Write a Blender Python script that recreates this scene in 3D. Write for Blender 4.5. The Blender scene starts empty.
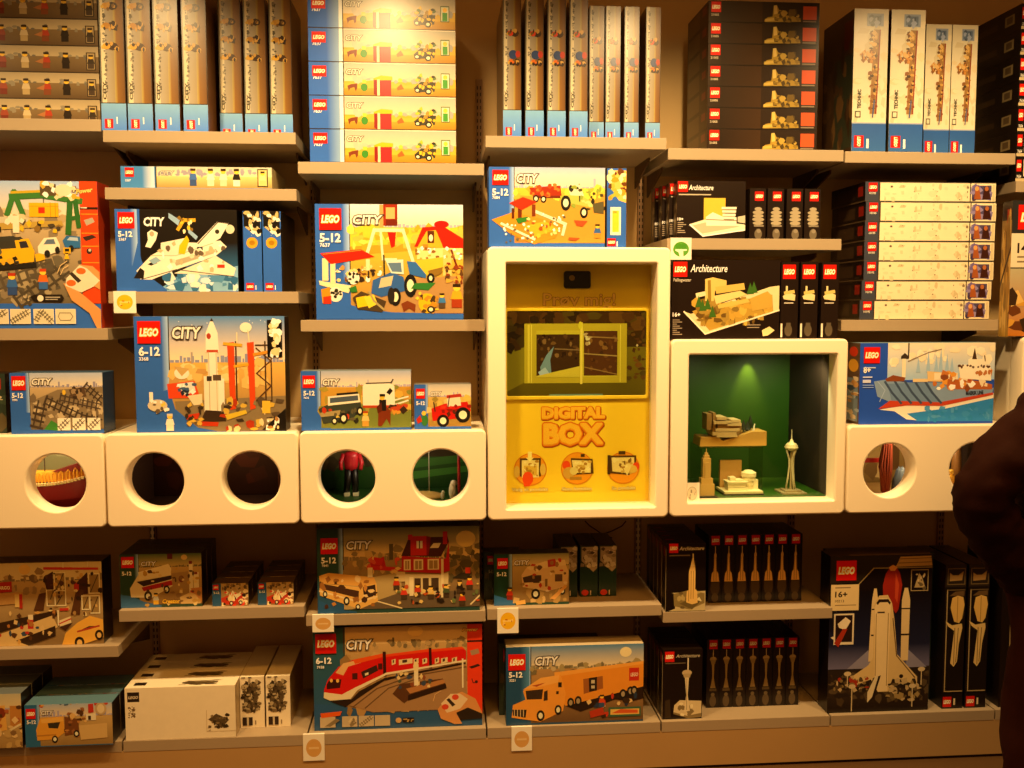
import bpy, bmesh, math, random
from mathutils import Vector, Matrix
SC = bpy.context.scene
COL = SC.collection
# ------------------------------------------------------------------ camera model (eye 1.71 m above the floor)
F, YAW, PITCH, ROLL, H = 954.24, .079347, -.076122, -.001383, 1.712
SHELF_Y, WALL_Y, CUBE_Y, MOD, X0 = 3.393, 3.84, 3.309, .65, -1.7747
cy, sy, cp, sp = math.cos(YAW), math.sin(YAW), math.cos(PITCH), math.sin(PITCH)
FW = Vector((sy*cp, cy*cp, sp)); RT0 = Vector((cy, -sy, 0)); UP0 = RT0.cross(FW)
RT = RT0*math.cos(ROLL)+UP0*math.sin(ROLL); UP = -RT0*math.sin(ROLL)+UP0*math.cos(ROLL)
def ray(x, y): return FW+RT*((x-512)/F)-UP*((y-384)/F)
def at(x, y, Y):
    d = ray(x, y); t = Y/d.y
    return Vector((d.x*t, Y, d.z*t+H))
def depth_on(x, y, Z):
    d = ray(x, y); return d.y*(Z-H)/d.z
def seam(i): return X0+i*MOD
cam = bpy.data.cameras.new('camera'); co = bpy.data.objects.new('camera', cam); COL.objects.link(co)
cam.sensor_width = 36; cam.lens = F/1024*36; cam.clip_start = .05; cam.clip_end = 60
co.matrix_world = Matrix(((RT.x, UP.x, -FW.x, 0), (RT.y, UP.y, -FW.y, 0), (RT.z, UP.z, -FW.z, H), (0, 0, 0, 1)))
SC.camera = co
# ------------------------------------------------------------------ colours and materials
def lin(c): return c/12.92 if c <= .04045 else ((c+.055)/1.055)**2.4
def hx(s):
    if not isinstance(s, str): return s
    v = [int(c, 16)/15 for c in s] if len(s) == 3 else [int(s[i:i+2], 16)/255 for i in (0, 2, 4)]
    return tuple(lin(c) for c in v)+(1.,)
def mat(name, col=None, rough=.5, metal=0, bump=0, bscale=200, var=0, vscale=8, spec=.5, emit=0, attr=False, coat=0):
    m = bpy.data.materials.new(name); m.use_nodes = True
    nt = m.node_tree; b = nt.nodes['Principled BSDF']
    b.inputs['Roughness'].default_value = rough; b.inputs['Metallic'].default_value = metal
    b.inputs['Specular IOR Level'].default_value = spec
    b.inputs['Coat Weight'].default_value = coat
    src = None
    if attr:
        n = nt.nodes.new('ShaderNodeAttribute'); n.attribute_name = 'Col'; src = n.outputs['Color']
    else: b.inputs['Base Color'].default_value = hx(col)
    if var:
        tc = nt.nodes.new('ShaderNodeTexCoord'); no = nt.nodes.new('ShaderNodeTexNoise')
        no.inputs['Scale'].default_value = vscale; no.inputs['Detail'].default_value = 6
        nt.links.new(tc.outputs['Object'], no.inputs['Vector'])
        mr = nt.nodes.new('ShaderNodeMapRange'); mr.inputs[3].default_value = 1-var; mr.inputs[4].default_value = 1+var
        nt.links.new(no.outputs['Fac'], mr.inputs[0])
        mx = nt.nodes.new('ShaderNodeMix'); mx.data_type = 'RGBA'; mx.blend_type = 'MULTIPLY'; mx.inputs[0].default_value = 1
        if src: nt.links.new(src, mx.inputs[6])
        else: mx.inputs[6].default_value = hx(col)
        nt.links.new(mr.outputs[0], mx.inputs[7]); src = mx.outputs[2]
    if src:
        nt.links.new(src, b.inputs['Base Color'])
        if emit: nt.links.new(src, b.inputs['Emission Color']); b.inputs['Emission Strength'].default_value = emit
    elif emit:
        b.inputs['Emission Color'].default_value = hx(col); b.inputs['Emission Strength'].default_value = emit
    if bump:
        tc = nt.nodes.new('ShaderNodeTexCoord'); no = nt.nodes.new('ShaderNodeTexNoise')
        no.inputs['Scale'].default_value = bscale; no.inputs['Detail'].default_value = 3
        bp = nt.nodes.new('ShaderNodeBump'); bp.inputs['Strength'].default_value = bump; bp.inputs['Distance'].default_value = .002
        nt.links.new(tc.outputs['Object'], no.inputs['Vector']); nt.links.new(no.outputs['Fac'], bp.inputs['Height'])
        nt.links.new(bp.outputs['Normal'], b.inputs['Normal'])
    return m
def glass(name, tint, refl):
    "thin clear sheet: mostly clear, a little mirror that grows at grazing angles"
    m = bpy.data.materials.new(name); m.use_nodes = True; nt = m.node_tree; nt.nodes.clear()
    o = nt.nodes.new('ShaderNodeOutputMaterial'); t = nt.nodes.new('ShaderNodeBsdfTransparent'); g = nt.nodes.new('ShaderNodeBsdfGlossy')
    lw = nt.nodes.new('ShaderNodeLayerWeight'); lw.inputs['Blend'].default_value = .35; ma = nt.nodes.new('ShaderNodeMath'); ma.operation = 'MULTIPLY_ADD'
    pw = nt.nodes.new('ShaderNodeMath'); pw.operation = 'POWER'; pw.inputs[1].default_value = 4
    ma.inputs[1].default_value = .5; ma.inputs[2].default_value = refl; mx = nt.nodes.new('ShaderNodeMixShader')
    t.inputs['Color'].default_value = hx(tint); g.inputs['Roughness'].default_value = .02
    nt.links.new(lw.outputs['Facing'], pw.inputs[0]); nt.links.new(pw.outputs[0], ma.inputs[0]); nt.links.new(ma.outputs[0], mx.inputs[0]); nt.links.new(t.outputs[0], mx.inputs[1]); nt.links.new(g.outputs[0], mx.inputs[2])
    nt.links.new(mx.outputs[0], o.inputs['Surface']); return m
M = dict(
    print=mat('printed_card', attr=True, rough=.29, spec=.45, var=.05, vscale=40, bump=.04, bscale=60),
    matte=mat('coloured_plastic', attr=True, rough=.4),
    screen=mat('screen_picture', attr=True, rough=.2, emit=.12),
    white=mat('cream_plastic', 'fff2d8', rough=.32, spec=.4, var=.02, vscale=4),
    shelf=mat('painted_shelf_board', 'a8957a', rough=.5, var=.04, vscale=10, bump=.05),
    wall=mat('brown_back_panel', 'dcba80', rough=.65, var=.05, vscale=3, bump=.06, bscale=80),
    rail=mat('brown_steel', '5a4026', rough=.5), upright=mat('tan_steel', 'a8835c', rough=.55), gap=mat('dark_joint', '3a2010', rough=.7),
    slot=mat('slot_black', '080503', rough=.8),
    floor=mat('tan_vinyl_floor', '5a4024', rough=.4, var=.08, vscale=6),
    ceil=mat('ceiling_paint', 'c8b090', rough=.8, var=.02),
    kick=mat('tan_kick_board', 'b4905c', rough=.5, var=.05, vscale=5),
    yellow=mat('yellow_panel', 'ffd834', rough=.4, var=.02, vscale=5),
    green=mat('green_case_lining', '2f5a12', rough=.38, var=.08, vscale=4),
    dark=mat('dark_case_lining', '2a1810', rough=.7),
    black=mat('black_plastic', '0a0807', rough=.25),
    lens=mat('lens_glass', '20180f', rough=.05, spec=.8),
    card=mat('white_card', 'f4efe0', rough=.5),
    cable=mat('black_cable', '120c08', rough=.5),
    glass=glass('clear_pane', 'f4f8ee', .02), acrylic=glass('clear_acrylic', 'e8eedc', .04),
    jacket=mat('dark_brown_jacket', '2c130c', rough=.85, spec=.08, var=.15, vscale=14, bump=.5, bscale=25),
    trousers=mat('brown_red_trousers', '381810', spec=.1, rough=.9, var=.12, vscale=20, bump=.3, bscale=300),
    skin=mat('skin', 'c98f6c', rough=.5, var=.05, vscale=20), hair=mat('dark_hair', '1c100a', rough=.6, bump=.8, bscale=120),
    shoe=mat('black_leather', '120d0a', rough=.35), eye=mat('eye_white', 'e8e2d8', rough=.2), lip=mat('lips', '9a5448', rough=.5),
)
# ------------------------------------------------------------------ object helpers
def link(name, me, m=None, parent=None, loc=None):
    o = bpy.data.objects.new(name, me); COL.objects.link(o)
    if me is not None and m is not None:
        for q in (m if isinstance(m, (list, tuple)) else [m]): me.materials.append(q)
    if parent: o.parent = parent
    if loc is not None: o.location = loc
    return o
def tag(o, label=None, cat=None, group=None, kind=None):
    if label: o['label'] = label
    if cat: o['category'] = cat
    if group: o['group'] = group
    if kind: o['kind'] = kind
    return o
def copy_tree(o, parent=None):
    c = o.copy(); COL.objects.link(c)
    if parent: c.parent = parent
    for ch in list(o.children): copy_tree(ch, c)
    return c
def bm_box(bm, x0, x1, y0, y1, z0, z1, bev=0, mi=0):
    vs = [bm.verts.new(p) for p in ((x0,y0,z0),(x1,y0,z0),(x1,y1,z0),(x0,y1,z0),(x0,y0,z1),(x1,y0,z1),(x1,y1,z1),(x0,y1,z1))]
    fs = [bm.faces.new([vs[i] for i in f]) for f in ((3,2,1,0),(4,5,6,7),(0,1,5,4),(1,2,6,5),(2,3,7,6),(3,0,4,7))]
    for f in fs: f.material_index = mi
    if bev:
        es = list({e for f in fs for e in f.edges})
        r = bmesh.ops.bevel(bm, geom=es, offset=bev, segments=2, profile=.7, affect='EDGES')
        for f in r['faces']: f.material_index = mi
    return vs
def bm_tube(bm, pts, r, n=8, r1=None):
    pts = [Vector(p) for p in pts]; rings = []
    for i, p in enumerate(pts):
        t = (pts[min(i+1, len(pts)-1)]-pts[max(i-1, 0)]).normalized()
        a = t.orthogonal().normalized() if i == 0 else (a-t*a.dot(t)).normalized()
        b = t.cross(a); rr = r if r1 is None else r+(r1-r)*i/(len(pts)-1)
        rings.append([bm.verts.new(p+(a*math.cos(k*2*math.pi/n)+b*math.sin(k*2*math.pi/n))*rr) for k in range(n)])
    for A, B in zip(rings, rings[1:]):
        for k in range(n): bm.faces.new((A[k], A[(k+1) % n], B[(k+1) % n], B[k]))
    bm.faces.new(rings[0][::-1]); bm.faces.new(rings[-1])
def bm_lathe(bm, prof, n=24, c=(0, 0, 0)):
    rings = [[bm.verts.new((c[0]+r*math.cos(k*2*math.pi/n), c[1]+r*math.sin(k*2*math.pi/n), c[2]+z)) for k in range(n)] for r, z in prof]
    for A, B in zip(rings, rings[1:]):
        for k in range(n): bm.faces.new((A[k], A[(k+1) % n], B[(k+1) % n], B[k]))
    bm.faces.new(rings[0][::-1]); bm.faces.new(rings[-1])
def done(bm, name, m, parent=None, loc=None, smooth=False, col=None):
    bmesh.ops.recalc_face_normals(bm, faces=bm.faces)
    me = bpy.data.meshes.new(name); bm.to_mesh(me); bm.free()
    if smooth: me.polygons.foreach_set('use_smooth', [True]*len(me.polygons))
    if col is not None:
        at_ = me.color_attributes.new('Col', 'FLOAT_COLOR', 'CORNER')
        c = hx(col)
        for d in at_.data: d.color = c
    return link(name, me, m, parent, loc)
def empty(name, loc): return link(name, None, None, None, loc)
def eval_mesh(o):
    dg = bpy.context.evaluated_depsgraph_get()
    return bpy.data.meshes.new_from_object(o.evaluated_get(dg))
def plate(name, w, h, holes, depth, bev, m, parent=None, loc=None, rad=.012):
    """rounded plate in the XZ plane (front at y=0, going back), holes = list of point loops; edges rounded by bev"""
    cu = bpy.data.curves.new('outline', 'CURVE'); cu.dimensions = '2D'; cu.fill_mode = 'BOTH'
    def loop(pts):
        s = cu.splines.new('POLY'); s.points.add(len(pts)-1); s.use_cyclic_u = True
        for p, q in zip(s.points, pts): p.co = (q[0], q[1], 0, 1)
    loop(rrect(-w/2+bev, bev, w/2-bev, h-bev, rad))
    for hl in holes: loop(hl)
    cu.extrude = depth/2-bev; cu.bevel_depth = bev; cu.bevel_resolution = 2
    o = bpy.data.objects.new('outline', cu); COL.objects.link(o); me = eval_mesh(o)
    bpy.data.objects.remove(o); bpy.data.curves.remove(cu)
    me.transform(Matrix.Translation((0, depth/2, 0)) @ Matrix.Rotation(math.pi/2, 4, 'X')); me.name = name
    me.materials.clear()
    return link(name, me, m, parent, loc)
def rrect(x0, z0, x1, z1, r, n=6):
    out = []
    for cx, cz, a in ((x1-r, z0+r, -90), (x1-r, z1-r, 0), (x0+r, z1-r, 90), (x0+r, z0+r, 180)):
        for k in range(n+1):
            t = math.radians(a+90*k/n); out.append((cx+r*math.cos(t), cz+r*math.sin(t)))
    return out
def circle(cx, cz, r, n=48): return [(cx+r*math.cos(-k*2*math.pi/n), cz+r*math.sin(-k*2*math.pi/n)) for k in range(n)]
# ------------------------------------------------------------------ printed pictures
GC = {}
def glyphs(t, bold, shear):
    k = (t, bold, shear)
    if k not in GC:
        cu = bpy.data.curves.new('t', 'FONT'); cu.body = t; cu.offset = bold; cu.shear = shear; cu.resolution_u = 2
        o = bpy.data.objects.new('t', cu); COL.objects.link(o); me = eval_mesh(o)
        vs = [(v.co.x, v.co.y) for v in me.vertices]; fs = [tuple(p.vertices) for p in me.polygons]
        bpy.data.objects.remove(o); bpy.data.curves.remove(cu); bpy.data.meshes.remove(me)
        GC[k] = (vs, fs)
    return GC[k]
CAP = .73
def ink(c):
    "printed colour; blue inks are a little stronger"
    r, g, b, a = hx(c)
    return (r*1.1, g*1.06, min(1, b*1.3), a) if b > r*1.08 and b >= g*.98 else (r, g, b, a)
class Art:
    """a printed picture on one face of a carton, drawn in the units of rect (x right, y down)"""
    def __init__(s, w, h, d, rect, face='front', base=1):
        s.rect = rect; s.fr = {'front': ((-w/2, -d/2, h), (w, 0, 0), (0, 0, -h), (0, -1, 0)), 'left': ((-w/2, d/2, h), (0, -d, 0), (0, 0, -h), (-1, 0, 0)),
            'right': ((w/2, -d/2, h), (0, d, 0), (0, 0, -h), (1, 0, 0)), 'top': ((-w/2, d/2, h), (w, 0, 0), (0, -d, 0), (0, 0, 1))}[face]
        s.fr = tuple(Vector(v) for v in s.fr); s.n = base; s.v = []; s.f = []; s.c = []; s.dim = (w, h, d); s.face = face; s.badges = []
    def pt(s, x, y):
        r = s.rect; return s.fr[0]+s.fr[1]*((x-r[0])/(r[2]-r[0]))+s.fr[2]*((y-r[1])/(r[3]-r[1]))+s.fr[3]*(s.n*1e-5)
    def poly(s, pts, cols):
        i = len(s.v); n = len(pts)
        if n < 3: return
        ar = sum(pts[k][0]*pts[(k+1) % n][1]-pts[(k+1) % n][0]*pts[k][1] for k in range(n))
        o = range(n) if ar < 0 else range(n-1, -1, -1)
        if not isinstance(cols, list): cols = [cols]*n
        s.v += [s.pt(*p) for p in pts]; s.f.append([i+k for k in o]); s.c.append([cols[k] for k in o])
    def clip(s, pts):
        x0, y0, x1, y1 = s.rect
        for ax, lim, sg in ((0, x0, 1), (0, x1, -1), (1, y0, 1), (1, y1, -1)):
            out = []
            for k in range(len(pts)):
                a, b = pts[k-1], pts[k]; ia, ib = (a[ax]-lim)*sg >= 0, (b[ax]-lim)*sg >= 0
                if ia != ib:
                    t = (lim-a[ax])/(b[ax]-a[ax]); out.append((a[0]+(b[0]-a[0])*t, a[1]+(b[1]-a[1])*t))
                if ib: out.append(b)
            pts = out
            if not pts: break
        return pts
    def P(s, c, *q):
        s.n += 1; s.poly(s.clip([(q[k], q[k+1]) for k in range(0, len(q), 2)]), ink(c)); return s
    def R(s, c, x0, y0, x1, y1): return s.P(c, x0, y0, x1, y0, x1, y1, x0, y1)
    def G(s, c0, c1, x0, y0, x1, y1, horiz=False):
        s.n += 1; a, b = ink(c0), ink(c1); x0 = max(x0, s.rect[0]); x1 = min(x1, s.rect[2]); y0 = max(y0, s.rect[1]); y1 = min(y1, s.rect[3])
        s.poly([(x0, y0), (x1, y0), (x1, y1), (x0, y1)], [a, b, b, a] if horiz else [a, a, b, b]); return s
    def E(s, c, cx, cy, rx, ry=None, n=16):
        ry = ry or rx; return s.P(c, *[v for k in range(n) for v in (cx+rx*math.cos(k*2*math.pi/n), cy+ry*math.sin(k*2*math.pi/n))])
    def L(s, c, w, *q):
        s.n += 1
        for k in range(0, len(q)-2, 2):
            a = Vector(q[k:k+2]); b = Vector(q[k+2:k+4]); d = (b-a)
            if d.length < 1e-6: continue
            d = d.normalized()*w/2; p = Vector((-d.y, d.x)); s.n += 1
            s.poly(s.clip([tuple(a-d+p), tuple(b+d+p), tuple(b+d-p), tuple(a-d-p)]), ink(c))
        return s
    def N(s, seed, n, x0, y0, x1, y1, cols, a, b):
        r = random.Random(seed); s.n += 1; cols = cols.split()
        for k in range(n):
            x, y = r.uniform(x0, x1), r.uniform(y0, y1); w, h = r.uniform(a, b)/2, r.uniform(a, b)/2; t = r.uniform(-.4, .4)
            s.n += 1
            m = r.choice((4, 5, 6, 7)); q0 = r.uniform(0, 6.3); s.poly(s.clip([(x+w*1.2*math.cos(q0+k2*6.2832/m)*r.uniform(.7, 1.2), y+h*1.2*math.sin(q0+k2*6.2832/m)*r.uniform(.7, 1.2)) for k2 in range(m)]), ink(r.choice(cols)))
        return s
    def T(s, c, t, x, y, h, w=None, bold=.02, shear=0, rot=0, out=None, ow=.06):
        """text with its left end and base line at x, y, capital height h, optionally fitted to width w; out = outline colour"""
        if out: s.T(out, t, x, y, h, w, bold+ow, shear, rot)
        vs, fs = glyphs(t, bold, shear); s.n += 1; base, _ = glyphs(t, .02, shear)
        bx0 = min(v[0] for v in base); bw = max(v[0] for v in base)-bx0; k = h/CAP; kx = w/bw if w else k
        cr, sr = math.cos(math.radians(rot)), math.sin(math.radians(rot)); i = len(s.v)
        for vx, vy in vs:
            a, b = (vx-bx0)*kx, -vy*k; s.v.append(s.pt(x+a*cr-b*sr, y+a*sr+b*cr))
        cc = ink(c)
        for f in fs: s.f.append([i+j for j in f]); s.c.append([cc]*len(f))
        return s
    def TR(s, c, t, x, y, h, w, r, k=14, bold=.02):
        "text swollen by a round brush of radius r"
        for q in range(k): s.T(c, t, x+r*math.cos(q*6.2832/k), y+r*math.sin(q*6.2832/k), h, w, bold)
        return s.T(c, t, x, y, h, w, bold)
    def logo(s, x0, y0, x1, y1, rot=0, text='LEGO'): s.badges.append((x0, y0, x1, y1, rot, text)); return s
    def mesh(s, name, parent, m):
        me = bpy.data.meshes.new(name); me.from_pydata([tuple(v) for v in s.v], [], s.f)
        ca = me.color_attributes.new('Col', 'FLOAT_COLOR', 'CORNER'); k = 0
        for cs in s.c:
            for c in cs: ca.data[k].color = c; k += 1
        return link(name, me, m, parent)
    def build(s, parent, name='cover_print', m=None):
        o = s.mesh(name, parent, m or M['print'])
        for x0, y0, x1, y1, rot, text in s.badges:
            b = Art(*s.dim, s.rect, s.face, s.n+2); b.R('d9180c', x0, y0, x1, y1); W, Hh = x1-x0, y1-y0
            if rot == 0: b.T('fff', text, x0+W*.1, y0+Hh*.66, Hh*.34, W*.8, .03, .2, out='fd4', ow=.05)
            else: b.T('fff', text, x0+W*.36, y0+Hh*.1, W*.34, Hh*.8, .03, .2, rot=90, out='fd4', ow=.05)
            b.mesh('logo_badge', parent, M['print'])
        return o
# ------------------------------------------------------------------ cartons
def carton(name, w, h, d, cols, loc):
    """one closed cardboard box, base centre at its origin; cols = front, left, right, top (others as right)"""
    bm = bmesh.new(); bm_box(bm, -w/2, w/2, -d/2, d/2, 0, h, .0015); bmesh.ops.recalc_face_normals(bm, faces=bm.faces)
    lay = bm.loops.layers.float_color.new('Col')
    for f in bm.faces:
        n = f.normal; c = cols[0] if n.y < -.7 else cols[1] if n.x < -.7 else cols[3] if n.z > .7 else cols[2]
        for l in f.loops: l[lay] = hx(c)
    me = bpy.data.meshes.new(name); bm.to_mesh(me); bm.free()
    return link(name, me, M['print'], None, loc)
def box(name, label, px, Yf, Zb, dep, cols, art=None, rect=None, ytop=None, group=None, w=None, cat='box', extra=None, h=None):
    """carton whose front face spans the columns px=(x0,x1) and whose top edge is at row ytop, standing on height Zb"""
    ym = (ytop or 300)+20
    a, b = at(px[0], ym, Yf), at(px[1], ym, Yf); w = w or (b.x-a.x)
    h = h or at((px[0]+px[1])/2, ytop, Yf).z-Zb
    o = carton(name, w, h, dep, cols, ((a.x+a.x+w)/2, Yf+dep/2, Zb+.0006))
    tag(o, label, cat, group)
    if art:
        A = Art(w, h, dep, rect or (px[0], ytop, px[1], 0)); art(A); A.build(o)
    if extra:
        for face, rc, fn, nm in extra:
            A = Art(w, h, dep, rc, face); fn(A); A.build(o, nm)
    o_dim[o.name] = (w, h, dep)
    return o
o_dim = {}
ORD = ['first', 'second', 'third', 'fourth', 'fifth', 'sixth', 'seventh', 'eighth', 'ninth']
def repeat(o, locs, labels, group):
    tag(o, group=group); out = [o]
    for l, lb in zip(locs, labels):
        c = copy_tree(o); c.location = l; c['label'] = lb; out.append(c); o_dim[c.name] = o_dim[o.name]
    return out
# ------------------------------------------------------------------ the pictures printed on the cartons
BLUE, DBLUE, LBLUE = '2f66b8', '2450a0', 'a4c8f0'
def city(a, bx, hor, y1=None, sky=('b4cde0', 'ffeccb'), gnd=('e8cf7c', 'b48f55'), blue=BLUE, sk='a9a9b8', edge=True):
    r = a.rect; y1 = y1 or r[3]; W = r[2]-r[0]
    a.R(blue, *r).G(sky[0], sky[1], bx, r[1], r[2], hor).G(gnd[0], gnd[1], bx, hor, r[2], y1)
    if edge: a.G(blue, LBLUE, bx-(bx-r[0])*.22, r[1], bx-W*.004, r[3]-(r[3]-r[1])*.35, True).R('333', bx-W*.005, r[1], bx+W*.002, r[3]-(r[3]-r[1])*.3)
    rr = random.Random(int(r[0]+r[1])); x = bx+2
    while x < r[2]:
        w = W*rr.uniform(.01, .03); h = (hor-r[1])*rr.uniform(.04, .16)*(3 if rr.random() < .08 else 1); a.R(sk, x, hor-h, x+w, hor+1); x += w*rr.uniform(1, 1.5)
    a.n += 1
def cityT(a, ct, age=None, num=None, lg=None):
    a.T('f6f4ee', 'CITY', ct[0], ct[1], ct[2], ct[3], .03, .15, out='443c38', ow=.07)
    if age: a.T('fff', age[3], age[0], age[1], age[2], None, .035)
    if num: a.T('fff', num[3], num[0], num[1], num[2], None, .02)
    if lg: a.logo(*lg)
def fig(a, x, y, h, top, legs, hair='321'):
    "a tiny figure standing at x, y (feet)"
    w = h*.22; a.R(legs, x-w, y-h*.36, x+w, y).P(top, x-w*.8, y-h*.7, x+w*.8, y-h*.7, x+w*1.2, y-h*.36, x-w*1.2, y-h*.36).E('fc4', x, y-h*.82, w*.75, h*.13, 8).R(hair, x-w*.75, y-h, x+w*.75, y-h*.86)
def wheel(a, x, y, rx, ry, c='eec'): a.E('1c1a18', x, y, rx, ry).E(c, x, y, rx*.55, ry*.55)

def A_farm(a):                                   # large farm set
    city(a, 478, 268, 612, sky=('d8e4e8', 'fff0c8'), gnd=('ecca3a', 'a87c46'))
    a.P('f0cc3c', 478, 275, 560, 255, 700, 300, 932, 262, 932, 330, 478, 360).P('cf9d2c', 478, 345, 932, 320, 932, 345, 478, 380).N(3, 60, 480, 265, 932, 345, 'e0a82c f7e060 c8c050', 10, 40)
    a.P('b08a58', 560, 480, 932, 460, 932, 610, 640, 610, 560, 590).P(BLUE, 340, 520, 430, 560, 520, 590, 640, 606, 932, 614, 932, 632, 340, 632)
    a.R('9a2a12', 612, 178, 668, 262).R('d8b070', 622, 190, 658, 235).R('702010', 622, 238, 668, 262).R('c8a060', 596, 180, 612, 268)
    a.L('f2e8c8', 13, 548, 365, 575, 280, 690, 280, 728, 400).L('f2e8c8', 9, 600, 280, 608, 395, 660, 395).P('c01a10', 628, 288, 662, 288, 656, 345, 642, 350)
    a.P('eab030', 745, 345, 772, 285, 830, 280, 850, 350).P('d8200e', 735, 345, 768, 268, 850, 262, 932, 312, 932, 352, 855, 355, 822, 278, 785, 282, 748, 345).E('c81a10', 845, 256, 30, 15).R('5a2a12', 788, 282, 815, 330).E('fff0d0', 802, 310, 8, 14)
    a.R('f4dc96', 745, 350, 930, 395).R('c8852c', 768, 335, 790, 360).R('e8c878', 850, 355, 885, 460).L('702a14', 8, 885, 360, 905, 420, 925, 490).N(5, 26, 740, 350, 930, 395, 'fff 8a5a24 d8a848', 6, 16)
    a.P('f6e8bc', 352, 480, 480, 500, 470, 530, 355, 497).R('f4e4b4', 366, 392, 390, 480).R('f4e4b4', 398, 412, 418, 495).R('f4e4b4', 540, 395, 556, 440).P('dd2412', 358, 372, 520, 356, 575, 385, 400, 415).L('f68a3a', 3, 370, 376, 520, 360)
    a.N(8, 40, 420, 420, 600, 480, 'f2d890 7a4a24 c89048 fff 3a2a20', 6, 22).E('f2efe6', 490, 470, 24, 26).N(9, 8, 470, 450, 510, 490, '221', 8, 14).E('f2efe6', 418, 535, 28, 30).N(10, 8, 395, 515, 440, 560, '221', 8, 16)
    a.P('d89020', 360, 515, 395, 505, 400, 570, 365, 570).P('d2341c', 368, 545, 400, 540, 400, 572, 368, 572)
    a.P('2f69a8', 705, 402, 785, 412, 780, 470, 715, 455).P('d9c038', 735, 400, 850, 386, 852, 440, 790, 466).P('8a6a28', 790, 440, 850, 425, 845, 450, 795, 475).E('1c1a18', 800, 470, 16, 20).E('eec', 800, 470, 7, 10)
    a.P('2f5f9c', 568, 478, 640, 446, 690, 465, 700, 520, 600, 545, 560, 530).P('cfe0d8', 618, 398, 690, 396, 692, 455, 640, 450).P('5a7a90', 628, 410, 680, 408, 684, 446, 645, 444).L('332', 6, 612, 380, 614, 460).P('c8c0a0', 600, 470, 650, 460, 640, 500, 590, 510)
    wheel(a, 718, 500, 26, 46); wheel(a, 657, 545, 22, 36); a.E('28241e', 640, 540, 14, 34)
    a.P('4a3a26', 485, 548, 520, 522, 620, 562, 604, 606, 505, 594).P('f0c61c', 498, 548, 540, 540, 548, 580, 505, 588).P('f6d43c', 530, 545, 570, 535, 585, 572, 550, 590).L('a89868', 8, 552, 525, 570, 560, 610, 595)
    a.P('2f7a34', 735, 490, 820, 488, 790, 518, 720, 512).P('2f7a34', 470, 510, 500, 500, 505, 525, 480, 528)
    a.P('7c3a1a', 680, 572, 705, 560, 738, 575, 735, 605, 712, 590, 690, 604).E('edb91e', 785, 570, 36, 40).N(12, 20, 745, 530, 850, 605, '4a3620 f6d040 c08a28', 8, 22); wheel(a, 800, 595, 16, 14)
    fig(a, 905, 588, 95, 'e8a828', 'a03a1a'); fig(a, 845, 590, 60, '3a7ab0', '543')
    a.N(14, 30, 860, 420, 930, 490, '8a3a1a d8a840 5a3a20', 8, 24)
    cityT(a, (490, 256, 36, 118), (358, 327, 34, '5-12'), (358, 347, 15, '7637'), (357, 195, 445, 280))

def A_farmstrip(a):                              # end face of the farm set; rect 212..800, 0..130
    a.R(BLUE, 212, 0, 350, 130).G(BLUE, '86aac4', 284, 0, 336, 130, True).R('e8f2f4', 334, 0, 348, 130).R('222', 348, 0, 352, 130)
    a.G('b4b4ac', 'e0cfae', 352, 0, 800, 75).G('d8ac34', 'b07c20', 352, 72, 800, 130).P('d8b03a', 352, 80, 480, 66, 600, 84, 800, 60, 800, 95, 352, 100).N(4, 40, 354, 58, 800, 72, 'a9a7a8 c8bfae', 8, 26)
    a.P('b8242a', 478, 62, 540, 62, 540, 128, 478, 128).P('f0b81c', 468, 60, 500, 48, 545, 52, 545, 66, 470, 68).R('f8e8b8', 484, 64, 494, 128).P('8a1418', 470, 66, 484, 66, 484, 128, 470, 122)
    a.P('7a341a', 365, 90, 380, 84, 405, 80, 404, 100, 398, 112, 392, 96, 376, 100, 370, 112).E('3a8a2c', 432, 95, 14, 16).R('fc4', 424, 66, 440, 80).P('e06028', 562, 96, 580, 80, 592, 100, 566, 106).E('fc4', 576, 66, 9, 8)
    a.P('3a3a2c', 630, 96, 660, 70, 720, 72, 715, 108, 640, 112).N(6, 22, 640, 45, 715, 112, '2a2a24 f0c030 5a7a4a b08a30', 8, 22); wheel(a, 690, 108, 14, 12); wheel(a, 645, 104, 12, 10)
    a.R('4a6a38', 740, 36, 776, 98).R('e8e8cc', 743, 40, 773, 95).R('3f9a34', 748, 62, 768, 94).E('fc4', 758, 52, 9, 9)
    a.T('e8e2d0', 'CITY', 360, 45, 20, 66, .03, .15, out='3a3028', ow=.07).T('fff', '7637', 228, 66, 13, 36)
    a.R('2a1c10', 212, 127, 800, 130).R('f4ecd8', 352, 0, 800, 4)  # bottom strip: shade of the gap between stacked boxes, drawn into the print
    a.logo(226, 14, 282, 56)

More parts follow.
